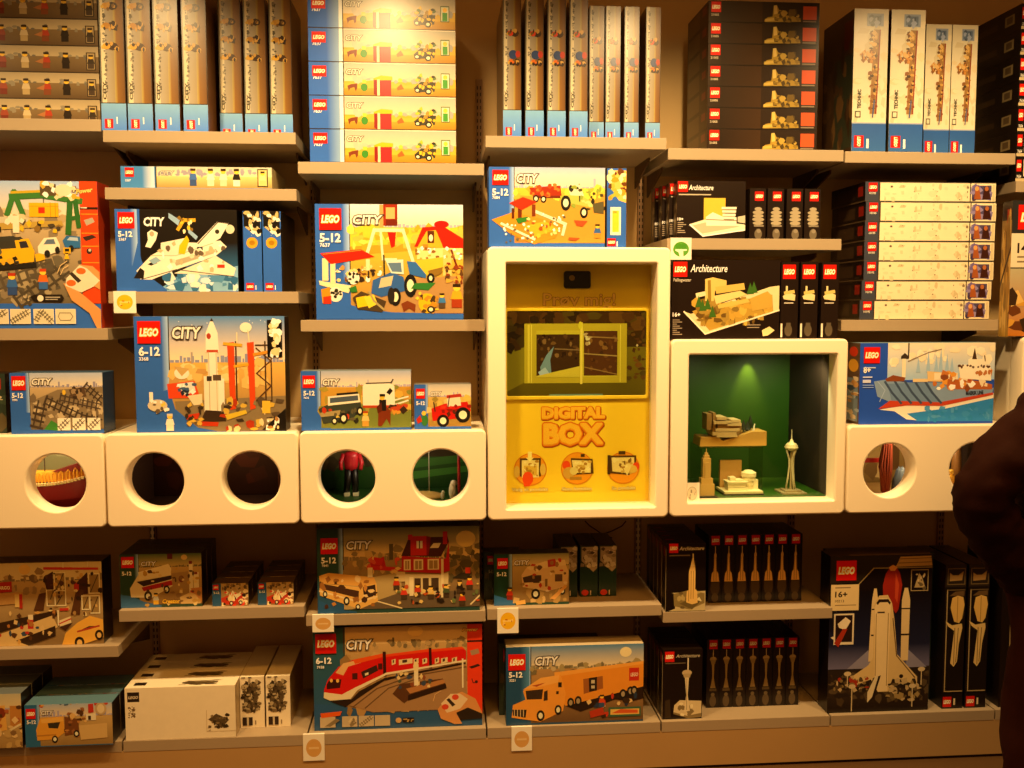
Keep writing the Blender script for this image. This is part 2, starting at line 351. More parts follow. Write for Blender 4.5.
def A_pig(a):                                    # rect 195..660, 70..380 of panel (440,150)
    city(a, 296, 150, 365, sky=('a8b8cc', 'ffe6c0'), gnd=('eecb44', 'b07c38'))
    a.P('cf9a3c', 296, 175, 660, 160, 660, 362, 380, 366, 300, 300).P('e8c040', 296, 150, 660, 150, 660, 172, 400, 185, 296, 178).N(2, 30, 300, 150, 655, 185, 'f4dc50 d0a83a a8b040', 10, 40)
    a.P('a03018', 355, 150, 480, 140, 485, 180, 370, 182).R('702818', 370, 180, 480, 190).N(3, 14, 360, 140, 480, 180, 'c04a20 e87830', 8, 22); wheel(a, 382, 192, 12, 14); wheel(a, 412, 194, 12, 14)
    a.P('b8bc58', 500, 180, 545, 165, 610, 205, 600, 225, 520, 210).L('332a20', 5, 556, 135, 558, 200).P('d8dcc0', 510, 140, 560, 136, 575, 180, 520, 178).N(4, 22, 510, 140, 660, 240, '4a4424 d8d080 2a2620 90a040', 8, 24); wheel(a, 502, 208, 20, 30); wheel(a, 575, 245, 16, 22); a.P('5a5438', 610, 210, 655, 200, 655, 250, 615, 245)
    a.P('e0902a', 205, 275, 290, 245, 490, 290, 460, 345, 375, 370, 280, 330).P('f0b030', 330, 300, 420, 280, 470, 310, 380, 340).L('f2ecd8', 9, 245, 290, 330, 330, 375, 350).L('efe6cc', 12, 375, 240, 500, 290, 490, 330)
    a.L('7a6a50', 2, 250, 300, 370, 356).N(5, 24, 250, 290, 375, 365, 'fff 6a6048', 5, 12).N(6, 20, 380, 250, 500, 320, 'fff 6a6048', 5, 12)
    a.R('6a2a12', 310, 225, 325, 290).R('7a3416', 366, 215, 380, 260).R('5a2410', 285, 230, 295, 270).P('de3018', 275, 210, 330, 186, 385, 205, 325, 236).P('34802c', 300, 270, 350, 262, 350, 280, 310, 290).N(7, 18, 330, 270, 470, 340, 'f0c040 a85820 ffe090', 6, 18)
    a.P('c8502a', 535, 275, 590, 278, 570, 300, 545, 296); fig(a, 630, 345, 55, '36659c', 'c89030'); a.P('b8582a', 515, 342, 560, 345, 540, 356, 512, 352)
    cityT(a, (305, 130, 34, 84), (208, 180, 26, '5-12'), (208, 194, 11, '7684'), (208, 82, 272, 140))
def A_pigspine(a):                               # rect 662..745, 70..380
    a.R(BLUE, 662, 70, 745, 380).R('1a1612', 662, 70, 668, 380).P('f0c060', 672, 78, 745, 78, 745, 205, 715, 195, 685, 150, 672, 110).N(5, 26, 674, 80, 745, 190, '6a3a18 fff0c0 d89a28 a8b040', 8, 30).R('f2efe4', 682, 222, 724, 332).R('f0d23c', 690, 236, 716, 320).T('333', 'DK', 694, 246, 8).T('fff', '1', 708, 376, 20)
    a.logo(670, 345, 704, 376)

def A_shuttle(a):                                # rect 460..948, 198..520 panel (0,160)
    a.R(BLUE, *a.rect).G(BLUE, LBLUE, 520, 198, 548, 420, True).R('17130f', 558, 198, 948, 520).G('17130f', '2f6a90', 740, 330, 948, 470).P('7fb4cc', 640, 505, 700, 470, 948, 420, 948, 520, 640, 520).N(3, 40, 660, 450, 946, 518, 'cfe4ea 4f8cb0 e8eee8 2f6a90', 12, 50).P('17130f', 558, 400, 640, 480, 640, 512, 600, 500, 558, 430).P(BLUE, 548, 330, 562, 400, 600, 470, 660, 514, 660, 520, 500, 520)
    a.E('d8d2bc', 920, 275, 18, 18).P('f4efdf', 540, 440, 600, 380, 700, 325, 800, 330, 880, 320, 905, 345, 860, 380, 700, 435, 600, 475, 555, 474).P('efe8d4', 690, 450, 860, 380, 940, 430, 930, 460, 760, 452).P('201a16', 528, 470, 555, 428, 572, 440, 568, 472).P('201a16', 585, 415, 612, 400, 625, 410, 600, 420).P('8ab0b8', 590, 400, 620, 385, 640, 400, 610, 415)
    a.P('f4efdf', 785, 330, 870, 245, 915, 250, 880, 310, 820, 345).L('3a3028', 4, 790, 332, 872, 247, 912, 252).E('332', 868, 285, 9, 9).P('efe8d8', 640, 330, 740, 310, 760, 360, 680, 385, 640, 370).P('b8ac90', 690, 400, 860, 352, 870, 365, 700, 420).L('3a3028', 3, 560, 474, 700, 435, 930, 462).L('c8bea0', 3, 600, 380, 700, 380, 850, 330).R('201a16', 785, 345, 808, 358).R('c03a1a', 865, 415, 895, 428).N(6, 26, 620, 330, 900, 440, 'fff c8b890 6a5a48 e8dcc0', 6, 26)
    a.P('f0c018', 715, 340, 745, 300, 755, 320, 735, 375, 710, 372).P('8fb4c8', 675, 212, 720, 240, 712, 262, 674, 232).P('8fb4c8', 750, 270, 790, 305, 782, 318, 752, 290).L('d8a82a', 14, 712, 275, 735, 240, 775, 240).N(7, 10, 705, 230, 780, 285, 'f0c83c fff0c0 8a6a28', 8, 20)
    a.P('f4f0e4', 588, 290, 605, 278, 630, 290, 622, 318, 600, 350, 578, 345, 590, 320).E('b8a888', 606, 295, 9, 10)
    a.T('fff', 'CITY', 575, 263, 34, 82, .04, .1).T('fff', '5-12', 472, 306, 22, 56, .035).T('fff', '3367', 474, 322, 11)
    a.logo(472, 210, 538, 274)
def A_shuttlespine(a):                           # rect 55..128, 205..520 panel (230,160)
    a.R(BLUE, *a.rect).R('14100c', 58, 205, 124, 296).N(4, 22, 62, 208, 122, 294, 'f6f2e6 e8dcc0 14100c c8b078', 8, 30).P(BLUE, 55, 262, 100, 300, 55, 300).E('d8a32a', 90, 330, 23, 22).E('a87818', 90, 330, 12, 10).T('fff', '1', 100, 514, 18)
    a.logo(63, 488, 94, 516)

def A_rocket(a):                                 # panel (0,300) x534..1138 y64..520
    city(a, 672, 245, 520, sky=('4f86b8', 'ffe6c0'), gnd=('e8b85c', '7a6248'), sk='8a94a8')
    a.R('a8a0a0', 758, 205, 766, 250).P('8a7858', 690, 400, 1138, 380, 1138, 520, 780, 520, 700, 480).P(BLUE, 534, 400, 668, 350, 690, 430, 780, 505, 860, 520, 534, 520).N(2, 40, 680, 250, 1060, 330, 'e8c070 f2d898 c89a58', 20, 60).N(21, 10, 700, 72, 1100, 110, 'fff', 2, 5)
    a.P('de4a22', 660, 330, 770, 318, 790, 380, 760, 386, 665, 388).P('dfe6e6', 700, 330, 765, 322, 775, 360, 730, 375).N(3, 12, 690, 330, 770, 375, '3a5a78 fff 1f2a38', 8, 22).E('f4efdf', 720, 288, 30, 24).P('caa868', 690, 260, 752, 270, 720, 300).P('e8dcb8', 740, 378, 800, 370, 800, 412, 765, 416)
    a.P('f6f2e4', 820, 130, 845, 70, 868, 130, 872, 205, 818, 205).P('3a3028', 838, 84, 845, 70, 853, 84).E('b0402a', 832, 142, 9, 12).R('c04a28', 822, 196, 868, 206).R('f4efdf', 826, 206, 864, 300).P('efe8d4', 808, 300, 882, 300, 884, 460, 808, 460).L('b8aa88', 3, 830, 206, 830, 460).L('c8ba98', 3, 860, 206, 860, 460).R('f6f2e4', 868, 310, 890, 450).R('3a3028', 820, 300, 840, 320).R('5a4a3a', 845, 295, 878, 318).P('3a2a1c', 800, 460, 812, 435, 885, 440, 895, 480, 800, 482).P('c03a1a', 795, 480, 865, 484, 860, 500, 795, 498)
    for x in (905, 985): a.P('d84a1c', x, 168, x+28, 165, x+30, 430, x+8, 436)
    for x in (940, 1058): a.L('4a3420', 6, x, 165, x, 420)
    a.L('4a3420', 5, 1020, 178, 1082, 178, 1082, 400, 1020, 400); a.L('5a3a22', 5, 1022, 190, 1080, 240, 1022, 290, 1080, 340, 1022, 395).L('e0a830', 12, 895, 172, 960, 178).L('e0a830', 10, 935, 262, 985, 255).L('d8902a', 12, 1015, 215, 1070, 205)
    a.E('f4efdf', 982, 108, 24, 20).L('e8dcc0', 5, 990, 120, 995, 165).L('e8dcc0', 5, 945, 130, 945, 168).N(5, 40, 880, 400, 1120, 515, '5a4a38 d8b448 8a7a5a b03a1a e8d8a8 3a2e22', 10, 40).P('d8bc38', 890, 455, 975, 435, 980, 450, 900, 475).R('e8c040', 1042, 400, 1075, 450).P('c83a1a', 730, 455, 790, 445, 780, 470, 735, 472).N(6, 20, 735, 410, 800, 500, 'd8b048 6a5a40 3a2e22', 8, 24)
    a.R('f6f2e4', 588, 362, 603, 410).E('d8ccb0', 620, 415, 40, 24).N(7, 12, 585, 395, 665, 440, '6a5a48 f0d048 fff', 8, 18); fig(a, 668, 516, 68, 'f6f2e4', 'f0e8d4', 'e8dcc0')
    a.R('100c0a', 1068, 78, 1128, 226).N(8, 22, 1078, 80, 1118, 220, 'f8f0d8 e8d8a0 fff', 12, 34).P('1a1612', 1040, 516, 1138, 430, 1138, 520).N(9, 10, 1060, 470, 1136, 516, 'f0d8a0 b08040 fff', 8, 24)
    cityT(a, (686, 150, 46, 116), (552, 217, 34, '6-12'), (552, 237, 14, '3368'), (548, 82, 640, 170))

def rails(a, c, w, *q):
    "a strip of toy track through the points, with sleepers"
    for k in range(0, len(q)-2, 2):
        p, r = Vector(q[k:k+2]), Vector(q[k+2:k+4]); d = (r-p); n = max(2, int(d.length/(w*.55))); t = Vector((-d.y, d.x)).normalized()*w/2
        for i in range(n):
            m = p+d*(i/n); a.L(c, w*.2, *(m-t), *(m+t)); a.n -= 1
        a.L(c, w*.14, *(p-t*.6), *(r-t*.6)); a.L(c, w*.14, *(p+t*.6), *(r+t*.6))
def A_tracks(a):                                 # panel (0,300) x40..410 y292..520
    city(a, 118, 345, 505, sky=('a9bccd', 'e8dcc4'), gnd=('c8b088', '6a6250'), sk='8f90a0')
    a.P('8a7a60', 118, 400, 230, 355, 410, 345, 410, 500, 220, 505, 140, 470).P('3f8a3a', 170, 505, 200, 470, 235, 490, 230, 510).N(3, 40, 130, 370, 400, 470, 'a8987c 7a6a54 c8b898', 10, 34)
    rails(a, '453a30', 44, 140, 495, 165, 400); rails(a, '453a30', 36, 180, 395, 320, 460, 400, 480); rails(a, '50443a', 30, 240, 385, 400, 420); rails(a, '453a30', 28, 340, 340, 410, 400)
    a.P('5a4634', 275, 355, 335, 345, 345, 380, 285, 388).N(4, 10, 280, 345, 340, 385, '7a6248 3a2e24 a08868', 8, 24).E('e8c040', 255, 365, 7, 10)
    for x in (225, 285, 345): a.R('f6f2e6', x, 462, x+52, 508); rails(a, '5a5044', 20, x+8, 500, x+44, 468)
    cityT(a, (128, 336, 24, 80), (48, 384, 18, '5-12'), (48, 396, 8, '7895'), (48, 303, 104, 356))

def A_horse(a):                                  # panel (240,300) x243..685 y283..513
    city(a, 322, 345, 505, sky=('9fb0c0', 'f4e4c8'), gnd=('d8b44a', '6f7a34'))
    a.P('c89a3c', 322, 350, 685, 345, 685, 400, 322, 420).P('76843c', 322, 430, 685, 395, 685, 505, 360, 508).N(2, 40, 325, 345, 680, 440, 'd8b04a a8983c c08a38 8a8a3c', 12, 44)
    a.L('f4efe0', 6, 620, 398, 672, 385).L('f4efe0', 6, 622, 415, 672, 400).P('f6f0e0', 490, 342, 500, 334, 600, 332, 618, 342, 620, 420, 490, 424).L('3a3028', 5, 505, 332, 605, 330, 612, 318).P('1c1612', 585, 368, 600, 350, 612, 362, 598, 378).R('b8421f', 490, 418, 655, 428).N(3, 12, 590, 420, 660, 445, 'c04a28 3a2a20 d89a3a', 10, 30)
    a.P('3a4238', 312, 430, 345, 415, 480, 400, 485, 435, 440, 475, 330, 488).P('f2ecda', 350, 382, 475, 372, 480, 405, 350, 418).P('4a5a60', 358, 388, 470, 378, 472, 398, 358, 408).P('1e1e1a', 385, 370, 470, 364, 472, 372, 385, 378).P('a89868', 318, 445, 400, 435, 395, 455, 320, 462).N(4, 18, 320, 430, 480, 480, '2a2a22 e8c850 c03a1a 605a40', 8, 22)
    wheel(a, 412, 468, 17, 22); wheel(a, 478, 440, 13, 18); wheel(a, 375, 478, 12, 14)
    a.P('7a3216', 555, 420, 575, 415, 602, 440, 600, 500, 585, 470, 565, 500, 550, 498, 552, 450).R('1e1a16', 556, 396, 584, 440).E('f0c040', 568, 388, 10, 10).R('1a1612', 558, 374, 580, 384).P('5a2410', 545, 425, 565, 405, 568, 440, 550, 450); fig(a, 500, 500, 60, 'e8c878', 'c89a40', 'b04a1a')
    cityT(a, (330, 338, 24, 66), (253, 377, 18, '5-12'), (253, 390, 8, '7635'), (250, 300, 300, 348))
def A_tractor(a):                                # panel (240,300) x697..925 y338..508
    city(a, 752, 385, 500, sky=('b8b8b8', 'f0e0c0'), gnd=('d8b860', '9a7a38'))
    a.N(2, 20, 755, 390, 920, 440, 'd8c05a a08a3c e0c880', 10, 34).P('c81f14', 765, 430, 820, 412, 910, 405, 925, 440, 870, 470, 770, 478).P('e8e0c8', 828, 385, 880, 382, 885, 420, 830, 424).P('b03020', 826, 380, 884, 374, 888, 386, 828, 392).L('3a2a20', 4, 838, 385, 832, 425).L('3a2a20', 5, 775, 408, 780, 440).N(3, 12, 780, 420, 920, 460, '8a1a10 e83a20 5a2a18', 8, 22)
    wheel(a, 812, 478, 24, 24); wheel(a, 892, 456, 30, 30); a.E('3a7a3a', 738, 475, 14, 22).E('fc4', 735, 448, 9, 9).P('c03018', 705, 470, 720, 455, 728, 480, 710, 488)
    cityT(a, (762, 383, 18, 44), (705, 416, 14, '5-12'), None, (704, 354, 740, 392))

def A_ship(a):                                   # panel (768,330) x368..908 y52..375
    a.R('2450b4', *a.rect).G('f4ead4', '9cc4d8', 478, 52, 908, 200).R('2450b4', 368, 52, 478, 375).P('2f88c8', 540, 330, 700, 300, 908, 262, 908, 368, 600, 366).P('f4eee0', 450, 318, 560, 300, 700, 305, 908, 255, 908, 275, 720, 315, 560, 335, 600, 362, 560, 358, 510, 325).N(3, 40, 640, 305, 905, 360, '2a86c0 4f9ccc 3a90c8', 8, 26).N(2, 24, 500, 62, 900, 130, 'fff6e0 f8ecd0', 14, 40)
    for x, h in ((600, 60), (640, 90), (672, 70), (690, 100), (715, 75), (735, 60)): a.P('9cc0d0', x-9, 170, x, 170-h, x+9, 170)
    a.P('7e9cb4', 425, 205, 470, 198, 560, 210, 700, 210, 908, 235, 900, 258, 690, 290, 500, 292, 440, 265)
    a.P('6888a4', 478, 215, 640, 208, 690, 292, 500, 292).P('c4442a', 445, 315, 490, 282, 690, 290, 905, 252, 905, 262, 700, 305, 560, 302)
    for i in range(5): a.L('3c5068', 9, 480+40*i-10, 208, 498+40*i, 250, 540+40*i-5, 292)
    a.L('9cb8cc', 3, 440, 205, 470, 240, 450, 285).R('f4ead0', 535, 110, 550, 190).P('8a4a28', 470, 195, 500, 180, 550, 190, 545, 205, 475, 205).P('3a3028', 530, 105, 545, 92, 560, 105, 560, 115, 530, 115).L('3a3028', 5, 560, 52, 560, 110).L('8a7a68', 4, 560, 125, 640, 90, 690, 78)
    a.R('e8d0a4', 580, 195, 640, 208).P('e8c890', 636, 165, 700, 170, 704, 208, 640, 206).R('f4e8cc', 665, 172, 760, 200).P('b8642f', 705, 195, 840, 205, 900, 220, 900, 240, 720, 238).N(4, 36, 665, 165, 900, 236, 'f4e4c4 b04a24 e8a040 c87838 fff 8a4a28', 12, 34)
    a.P('fbf4e2', 760, 140, 890, 140, 895, 205, 770, 195).R('fbf4e2', 800, 118, 870, 142).N(5, 18, 760, 142, 890, 152, '5a3a28', 6, 10).N(6, 10, 780, 165, 890, 180, 'c0783c', 8, 16).P('4a3424', 815, 118, 824, 72, 834, 118).L('6a5040', 4, 865, 105, 868, 125).T('26303c', 'MAERSK LINE', 795, 262, 15, 70, .04, 0, -3)
    a.T('fff', '8+', 382, 170, 24, 28, .03).R('c8d4e4', 382, 148, 430, 152).R('c8d4e4', 380, 185, 418, 190).R('c8d4e4', 380, 198, 412, 210).R('8fb0d8', 380, 218, 424, 221).R('8fb0d8', 380, 227, 424, 230)
    a.logo(382, 68, 446, 132)
def A_shipside(a):                               # left side, rect 0..40, 0..320
    a.R('5a4634', 0, 0, 40, 320).E('c83a1a', 22, 35, 12, 20).E('d8a030', 22, 90, 14, 26).R('6f8a94', 6, 140, 36, 310).N(3, 20, 6, 140, 36, 310, '9ab0b0 c89a5a 3a5a70 e0d0b0', 6, 22)

ARB = '1c110b'
def A_fw(a):                                     # panel (630,150) x168..600 y440..745
    a.R(ARB, *a.rect).P('e8d8a8', 215, 640, 245, 650, 560, 545, 598, 540, 598, 635, 305, 730).P('b8953c', 250, 640, 300, 620, 570, 575, 575, 640, 320, 715).P('8a6a24', 250, 600, 300, 590, 330, 640, 300, 700)
    a.N(3, 60, 260, 590, 560, 690, '8a7030 d8b450 6a5020 c8a040 a88a3c', 10, 36).P('e0c470', 300, 515, 330, 508, 385, 520, 385, 545, 340, 560, 335, 600, 300, 600).P('d8b860', 340, 545, 455, 530, 460, 555, 345, 572).P('ecd48c', 335, 580, 440, 560, 470, 575, 345, 612).P('d8bc60', 350, 615, 470, 590, 480, 605, 355, 630).P('c8a448', 480, 590, 550, 562, 570, 580, 570, 625, 490, 640).P('9a7c30', 310, 520, 322, 518, 325, 600, 312, 600)
    a.P('ecdfb4', 262, 570, 300, 562, 304, 578, 266, 588)
    for x, y in ((275, 600), (290, 615), (310, 610), (330, 640), (480, 550), (495, 545)): a.P('3d6a24', x-14, y+24, x, y-22, x+16, y+22)
    a.L('f4ead0', 6, 218, 642, 303, 728, 598, 636).T('fff', 'Architecture', 240, 487, 30, 148, .01, .25).T('d8d0c0', 'Fallingwater', 174, 524, 13, 70, .01).T('fff', '16+', 172, 660, 16, 30, .03)
    for k in range(8): a.R('a89a88', 172, 672+k*8, 172+40*(.7+.3*math.sin(k*2.1)), 675+k*8)
    a.R('a89a88', 470, 692, 525, 695).R('a89a88', 470, 702, 520, 705).P('e8d8a0', 530, 715, 560, 700, 582, 715, 555, 735, 535, 738)
    a.logo(173, 448, 228, 506)
def A_fwspine(a):                                # x600..670 y445..745
    a.R(ARB, *a.rect).P('ead9a0', 605, 580, 632, 565, 660, 575, 658, 598, 610, 592).R('ead9a0', 618, 540, 626, 575).P('d8c070', 610, 562, 655, 555, 658, 568, 612, 574).R('d8d0c0', 612, 605, 652, 609).E('5a5040', 632, 715, 17, 24).R('5a5040', 622, 685, 642, 700).R('efe6d4', 598, 688, 606, 742)
    a.logo(604, 456, 660, 512)
def A_gugg(a):                                   # panel (630,150) x187..460 y125..355
    a.R(ARB, *a.rect).R('e8bc44', 294, 192, 380, 290).P('f2ead0', 238, 300, 298, 280, 460, 300, 460, 325, 292, 350).P('c8bca0', 250, 305, 300, 292, 440, 308, 290, 338).P('fbf4e0', 302, 270, 330, 250, 370, 268, 425, 270, 425, 305, 305, 305)
    for k, (w, y) in enumerate(((60, 228), (56, 242), (52, 256), (48, 268))): a.R('f8f0dc', 395-w/2, y, 395+w/2, y+9); a.R('8a7e68', 395-w/2+3, y+9, 395+w/2-3, y+13)
    a.L('8a7e68', 4, 305, 280, 370, 282, 425, 284).L('fff', 5, 240, 302, 292, 348, 460, 322).P('c8c0ac', 430, 268, 460, 262, 460, 295, 430, 290).T('fff', 'Architecture', 233, 160, 22, 98, .01, .25).R('b8ae9c', 194, 176, 322, 181).T('fff', '10+', 190, 284, 12, 22, .03)
    for k in range(6): a.R('a89a88', 190, 292+k*8, 190+34*(.7+.3*math.sin(k*1.7)), 295+k*8)
    a.logo(190, 125, 230, 168)
def A_guggspine(a):                              # x480..545 y150..355
    a.R(ARB, *a.rect)
    for y, w in ((228, 30), (242, 46), (256, 44), (270, 50), (285, 44)): a.E('a89c84', 515, y+5, w/2, 8, 10)
    a.R('8a8070', 498, 298, 538, 304).E('6a6050', 516, 334, 15, 22).E('8a8070', 518, 322, 9, 8)
    a.logo(500, 163, 536, 200)
def A_plainside(a):                              # dark side faces
    a.R('1c110b', *a.rect).R('5a4030', 4, 0, 8, 100).R('8a2a14', 55, 4, 90, 22).R('6a5a48', 20, 40, 60, 90)
def A_archstack(a):                              # x270..705 y0..82  (house set seen from its long edge)
    a.R('241509', *a.rect).G('1c0f08', '3a2410', 320, 2, 480, 80, True).P('a88a34', 488, 72, 500, 60, 520, 56, 524, 14, 536, 12, 545, 30, 570, 34, 560, 50, 600, 52, 630, 66, 632, 74, 490, 78).P('c8ac54', 490, 66, 545, 58, 545, 70, 492, 76).P('d8bc68', 524, 14, 536, 12, 540, 44, 526, 48).N(3, 20, 530, 34, 625, 74, '8a7028 6a5420 b89a44 4a3a18', 8, 24).R('d8562c', 640, 14, 694, 66).R('8a7a68', 640, 70, 692, 75).R('0f0906', 270, 79, 705, 82).T('c8bca8', '21005', 280, 58, 9, 30)
    a.logo(280, 4, 318, 44)

def A_silver(a, blue_y, r=(0, 0, 100, 540), figs=()):
    "tall upright edge of a box: pale stripe, brown stripe, blue foot"
    a.R('8a6434', *r).G('a8a094', '9c8c6c', 24, 0, 60, blue_y, True).R('ddd2b4', 6, 0, 24, blue_y).G('b0a060', '96702e', 58, 0, 68, blue_y, True).G('8a6028', '6a4418', 68, 0, 100, blue_y, True).R('2a1c10', 97, 0, 100, r[3]).R('6a6a60', 0, 0, 6, blue_y)  # dark right-hand strip: shaded gap to the next box, drawn into the colour
    a.N(5, 60, 18, 20, 27, blue_y-30, '5a5448 8a8478 6a6456', 4, 12)
    a.G('7ab4d8', '4a86d8', 0, blue_y, 100, r[3]).R('3a3020', 0, blue_y-3, 100, blue_y)
    for x, y, c in figs: a.E('3a2416', x+26, y, 22, 14, 8).E(c, x, y, 17, 11, 8).E('d8b048', x-14, y+3, 7, 6, 8).N(int(y), 6, x-10, y-12, x+44, y+12, '2a1810 c89a48 7a5a2c', 8, 18)
    a.T('4a4438', 'CITY', 22, blue_y-14, 13, 60, .04, 0, -90).T('fff', '1', 60, r[3]-24, 24)
F1 = ((30, 95, 'c89238'), (30, 162, 'b8822c'), (28, 232, 'd8a434')); F2 = ((40, 140, 'd83a1a'), (46, 250, 'd86a1a'))
def A_sp1(a): A_silver(a, 427, (0, 0, 100, 520), F1); a.logo(12, 480, 46, 512, 90)
def A_sp1b(a): A_silver(a, 450, (0, 0, 100, 540), F1); a.logo(12, 510, 46, 538, 90)
def A_sp2(a, y=438):
    A_silver(a, y, (0, 0, 100, 540), F2); a.E('26406a', 55, 222, 24, 18, 10).E('b8301a', 82, 220, 14, 14, 8); a.logo(14, 504, 48, 536, 90)
def A_sp2b(a): A_sp2(a, 465)
def A_thin(a):                                   # panel (0,160) x485..1088 y28..103
    a.R('3f86c0', *a.rect).G('3f86c0', 'dce8ec', 570, 28, 618, 103, True).R('222', 622, 28, 627, 103).G('c8c8bc', 'f4e4b4', 627, 28, 1088, 65).G('e8d08a', 'a88c54', 627, 62, 1088, 103).N(3, 30, 630, 44, 1080, 58, '9a98a0', 8, 22)
    for x, t, l in ((772, '3f6aa8', '34507c'), (842, 'f4efdf', 'e8dcc0'), (893, 'f0e8d4', 'e0d0b0'), (946, '1e1a16', 'f4efdf')): fig(a, x, 96, 62, t, l)
    a.R('3a2a1a', 1030, 34, 1072, 98).R('e0cc8c', 1034, 38, 1068, 94); fig(a, 1051, 92, 50, 'f0e0a0', 'e0c880')
    a.T('d8d4c8', 'CITY', 640, 58, 15, 56, .03, .15, out='555048', ow=.06).T('fff', '3367', 503, 82, 8).logo(502, 33, 538, 66)
def A_minifig(a):                                # x-440..400 y0..110 edge with little figures
    a.G('b4a486', 'cdbb95', -440, 0, 400, 44).G('8a7350', '5f4a30', -440, 42, 400, 110).N(3, 60, -436, 34, 398, 48, '7a7468 9a927e', 8, 26).R('3a2c1c', -440, 106, 400, 110)
    for x, t, l in ((-330, '8a3a28', '6a4a3a'), (-210, 'c8a868', '4a5a70'), (-100, 'a03a20', '3a3020'), (15, 'a04a34', '7a3020'), (105, 'd8c49c', 'c0a878'), (190, 'b8442c', '8a4a2c'), (268, '2a2018', '241a12')): fig(a, x, 92, 66, t, l)
    a.P('b87a4a', 145, 66, 180, 50, 176, 74).R('3a2c20', 350, 24, 388, 98).R('c0a878', 354, 28, 384, 94); fig(a, 369, 92, 58, '3a3024', '4a3a2c')
def A_technic(a):                                # panel (768,0) x345..487 y36..603
    a.G('ded6bc', 'e6dcc2', *a.rect).N(3, 30, 350, 60, 480, 480, 'e8dcc0 d4c8a8 e0d0ac', 14, 50).R('8a9ca8', 395, 54, 466, 104).R('5a7084', 402, 62, 456, 98).N(4, 8, 400, 60, 460, 100, '8ab 456 9ab', 8, 22)
    a.L('9a7440', 26, 438, 130, 428, 440).N(5, 60, 412, 130, 446, 440, 'c89a50 6a4a2a e0b870 8a5a30 4a3a2c', 6, 20).L('8a2a1a', 5, 452, 120, 442, 450).L('4a5a78', 6, 434, 400, 428, 465).N(6, 26, 372, 205, 430, 245, '8a5a30 c88a40 d8b070 5a3a20', 6, 20).T('2a2a20', 'TECHNIC', 376, 432, 15, 76, .03, 0, -90).R('4a4a3c', 352, 442, 376, 468).R('ded6bc', 356, 446, 372, 464)
    a.G('2a5a9c', '34669f', 335, 492, 490, 603).R('8ca0b0', 335, 488, 490, 493).T('fff', '1', 404, 590, 38, 10, .02)
    a.logo(350, 540, 392, 588, 90)
def A_technicside(a): a.R('4a3420', *a.rect).R('6a1a10', 70, 6, 98, 26).R('3a4030', 40, 30, 98, 96).N(3, 26, 5, 20, 95, 95, '5a4028 3a2818 7a5a34', 5, 20)
def A_white7(a):                                 # panel (768,150) x380..910 y133..207
    a.R('3a4048', 380, 133, 437, 207).R('f0e2be', 437, 133, 910, 207).R('4a4440', 437, 133, 910, 136).R('3a3430', 434, 133, 440, 207).R('4a4440', 380, 204, 910, 207).N(3, 26, 450, 142, 790, 200, 'ded0aa d0c098 e8d8b4', 4, 26).N(4, 8, 450, 142, 800, 200, '8a7a60', 3, 6).E('6a5a48', 486, 151, 5, 4).R('6a5a48', 793, 145, 796, 152).R('6a5a48', 793, 165, 796, 172).R('6a5a48', 793, 185, 796, 192)
    a.R('1f1a18', 804, 133, 808, 207).R('4a4460', 812, 144, 892, 198).N(5, 16, 814, 145, 890, 197, '6a608a 8a80a0 3a304a', 10, 24).P('a0562a', 822, 196, 826, 150, 840, 146, 850, 196).E('e0a060', 832, 156, 8, 9).P('3a1a14', 855, 196, 862, 150, 880, 148, 890, 196).E('b0683c', 872, 156, 8, 9).R('d8c8a0', 896, 140, 906, 200).R('8a7a60', 790, 148, 800, 156)
    a.T('e8e4dc', '10195', 396, 180, 8, 26).logo(393, 137, 428, 170)
def A_dark(a): a.R('140d09', *a.rect).N(3, 16, 0, 0, 100, 100, '2a1c12 1c120c 3a2818', 6, 26)
def A_sw(a): a.R('16110e', *a.rect).R('c8b48c', 0, 88, 100, 100).R('e0d4b4', 30, 12, 96, 80).N(3, 12, 30, 12, 96, 80, '8a7a60 4a4438 b0a080', 6, 20).T('e8e4dc', '7654', 4, 86, 12, 18).logo(3, 14, 22, 60)
def A_swside(a): a.R('1a120c', *a.rect).R('8a7a58', 66, 26, 86, 66).R('5a4a34', 70, 32, 82, 58).R('3a2c1c', 10, 36, 50, 60)
def A_swbox(a):                                  # panel (768,150) x975.. y205..745
    a.R('2a2a2a', *a.rect).R('e8dcc0', 975, 335, 1400, 470).T('2a2018', '14+', 1000, 412, 40, 66, .03).R('8a7a60', 1000, 425, 1060, 432).R('8a7a60', 1000, 444, 1050, 451).G('b8b090', 'c87a24', 975, 475, 1400, 745).N(3, 50, 980, 560, 1390, 740, '6a3a1a d8a040 e8c070 3a2818', 20, 70)
    a.logo(998, 222, 1110, 320)
def A_swboxside(a): a.G('8a6a34', 'b0853a', *a.rect).R('2a1c10', 0, 0, 100, 14).P('a8341c', 50, 6, 90, 6, 90, 16, 50, 16).N(3, 30, 0, 16, 100, 98, 'c89a44 8a6a30 6a4a20 d8b060', 8, 30).L('3a2818', 4, 0, 62, 60, 45, 100, 34)
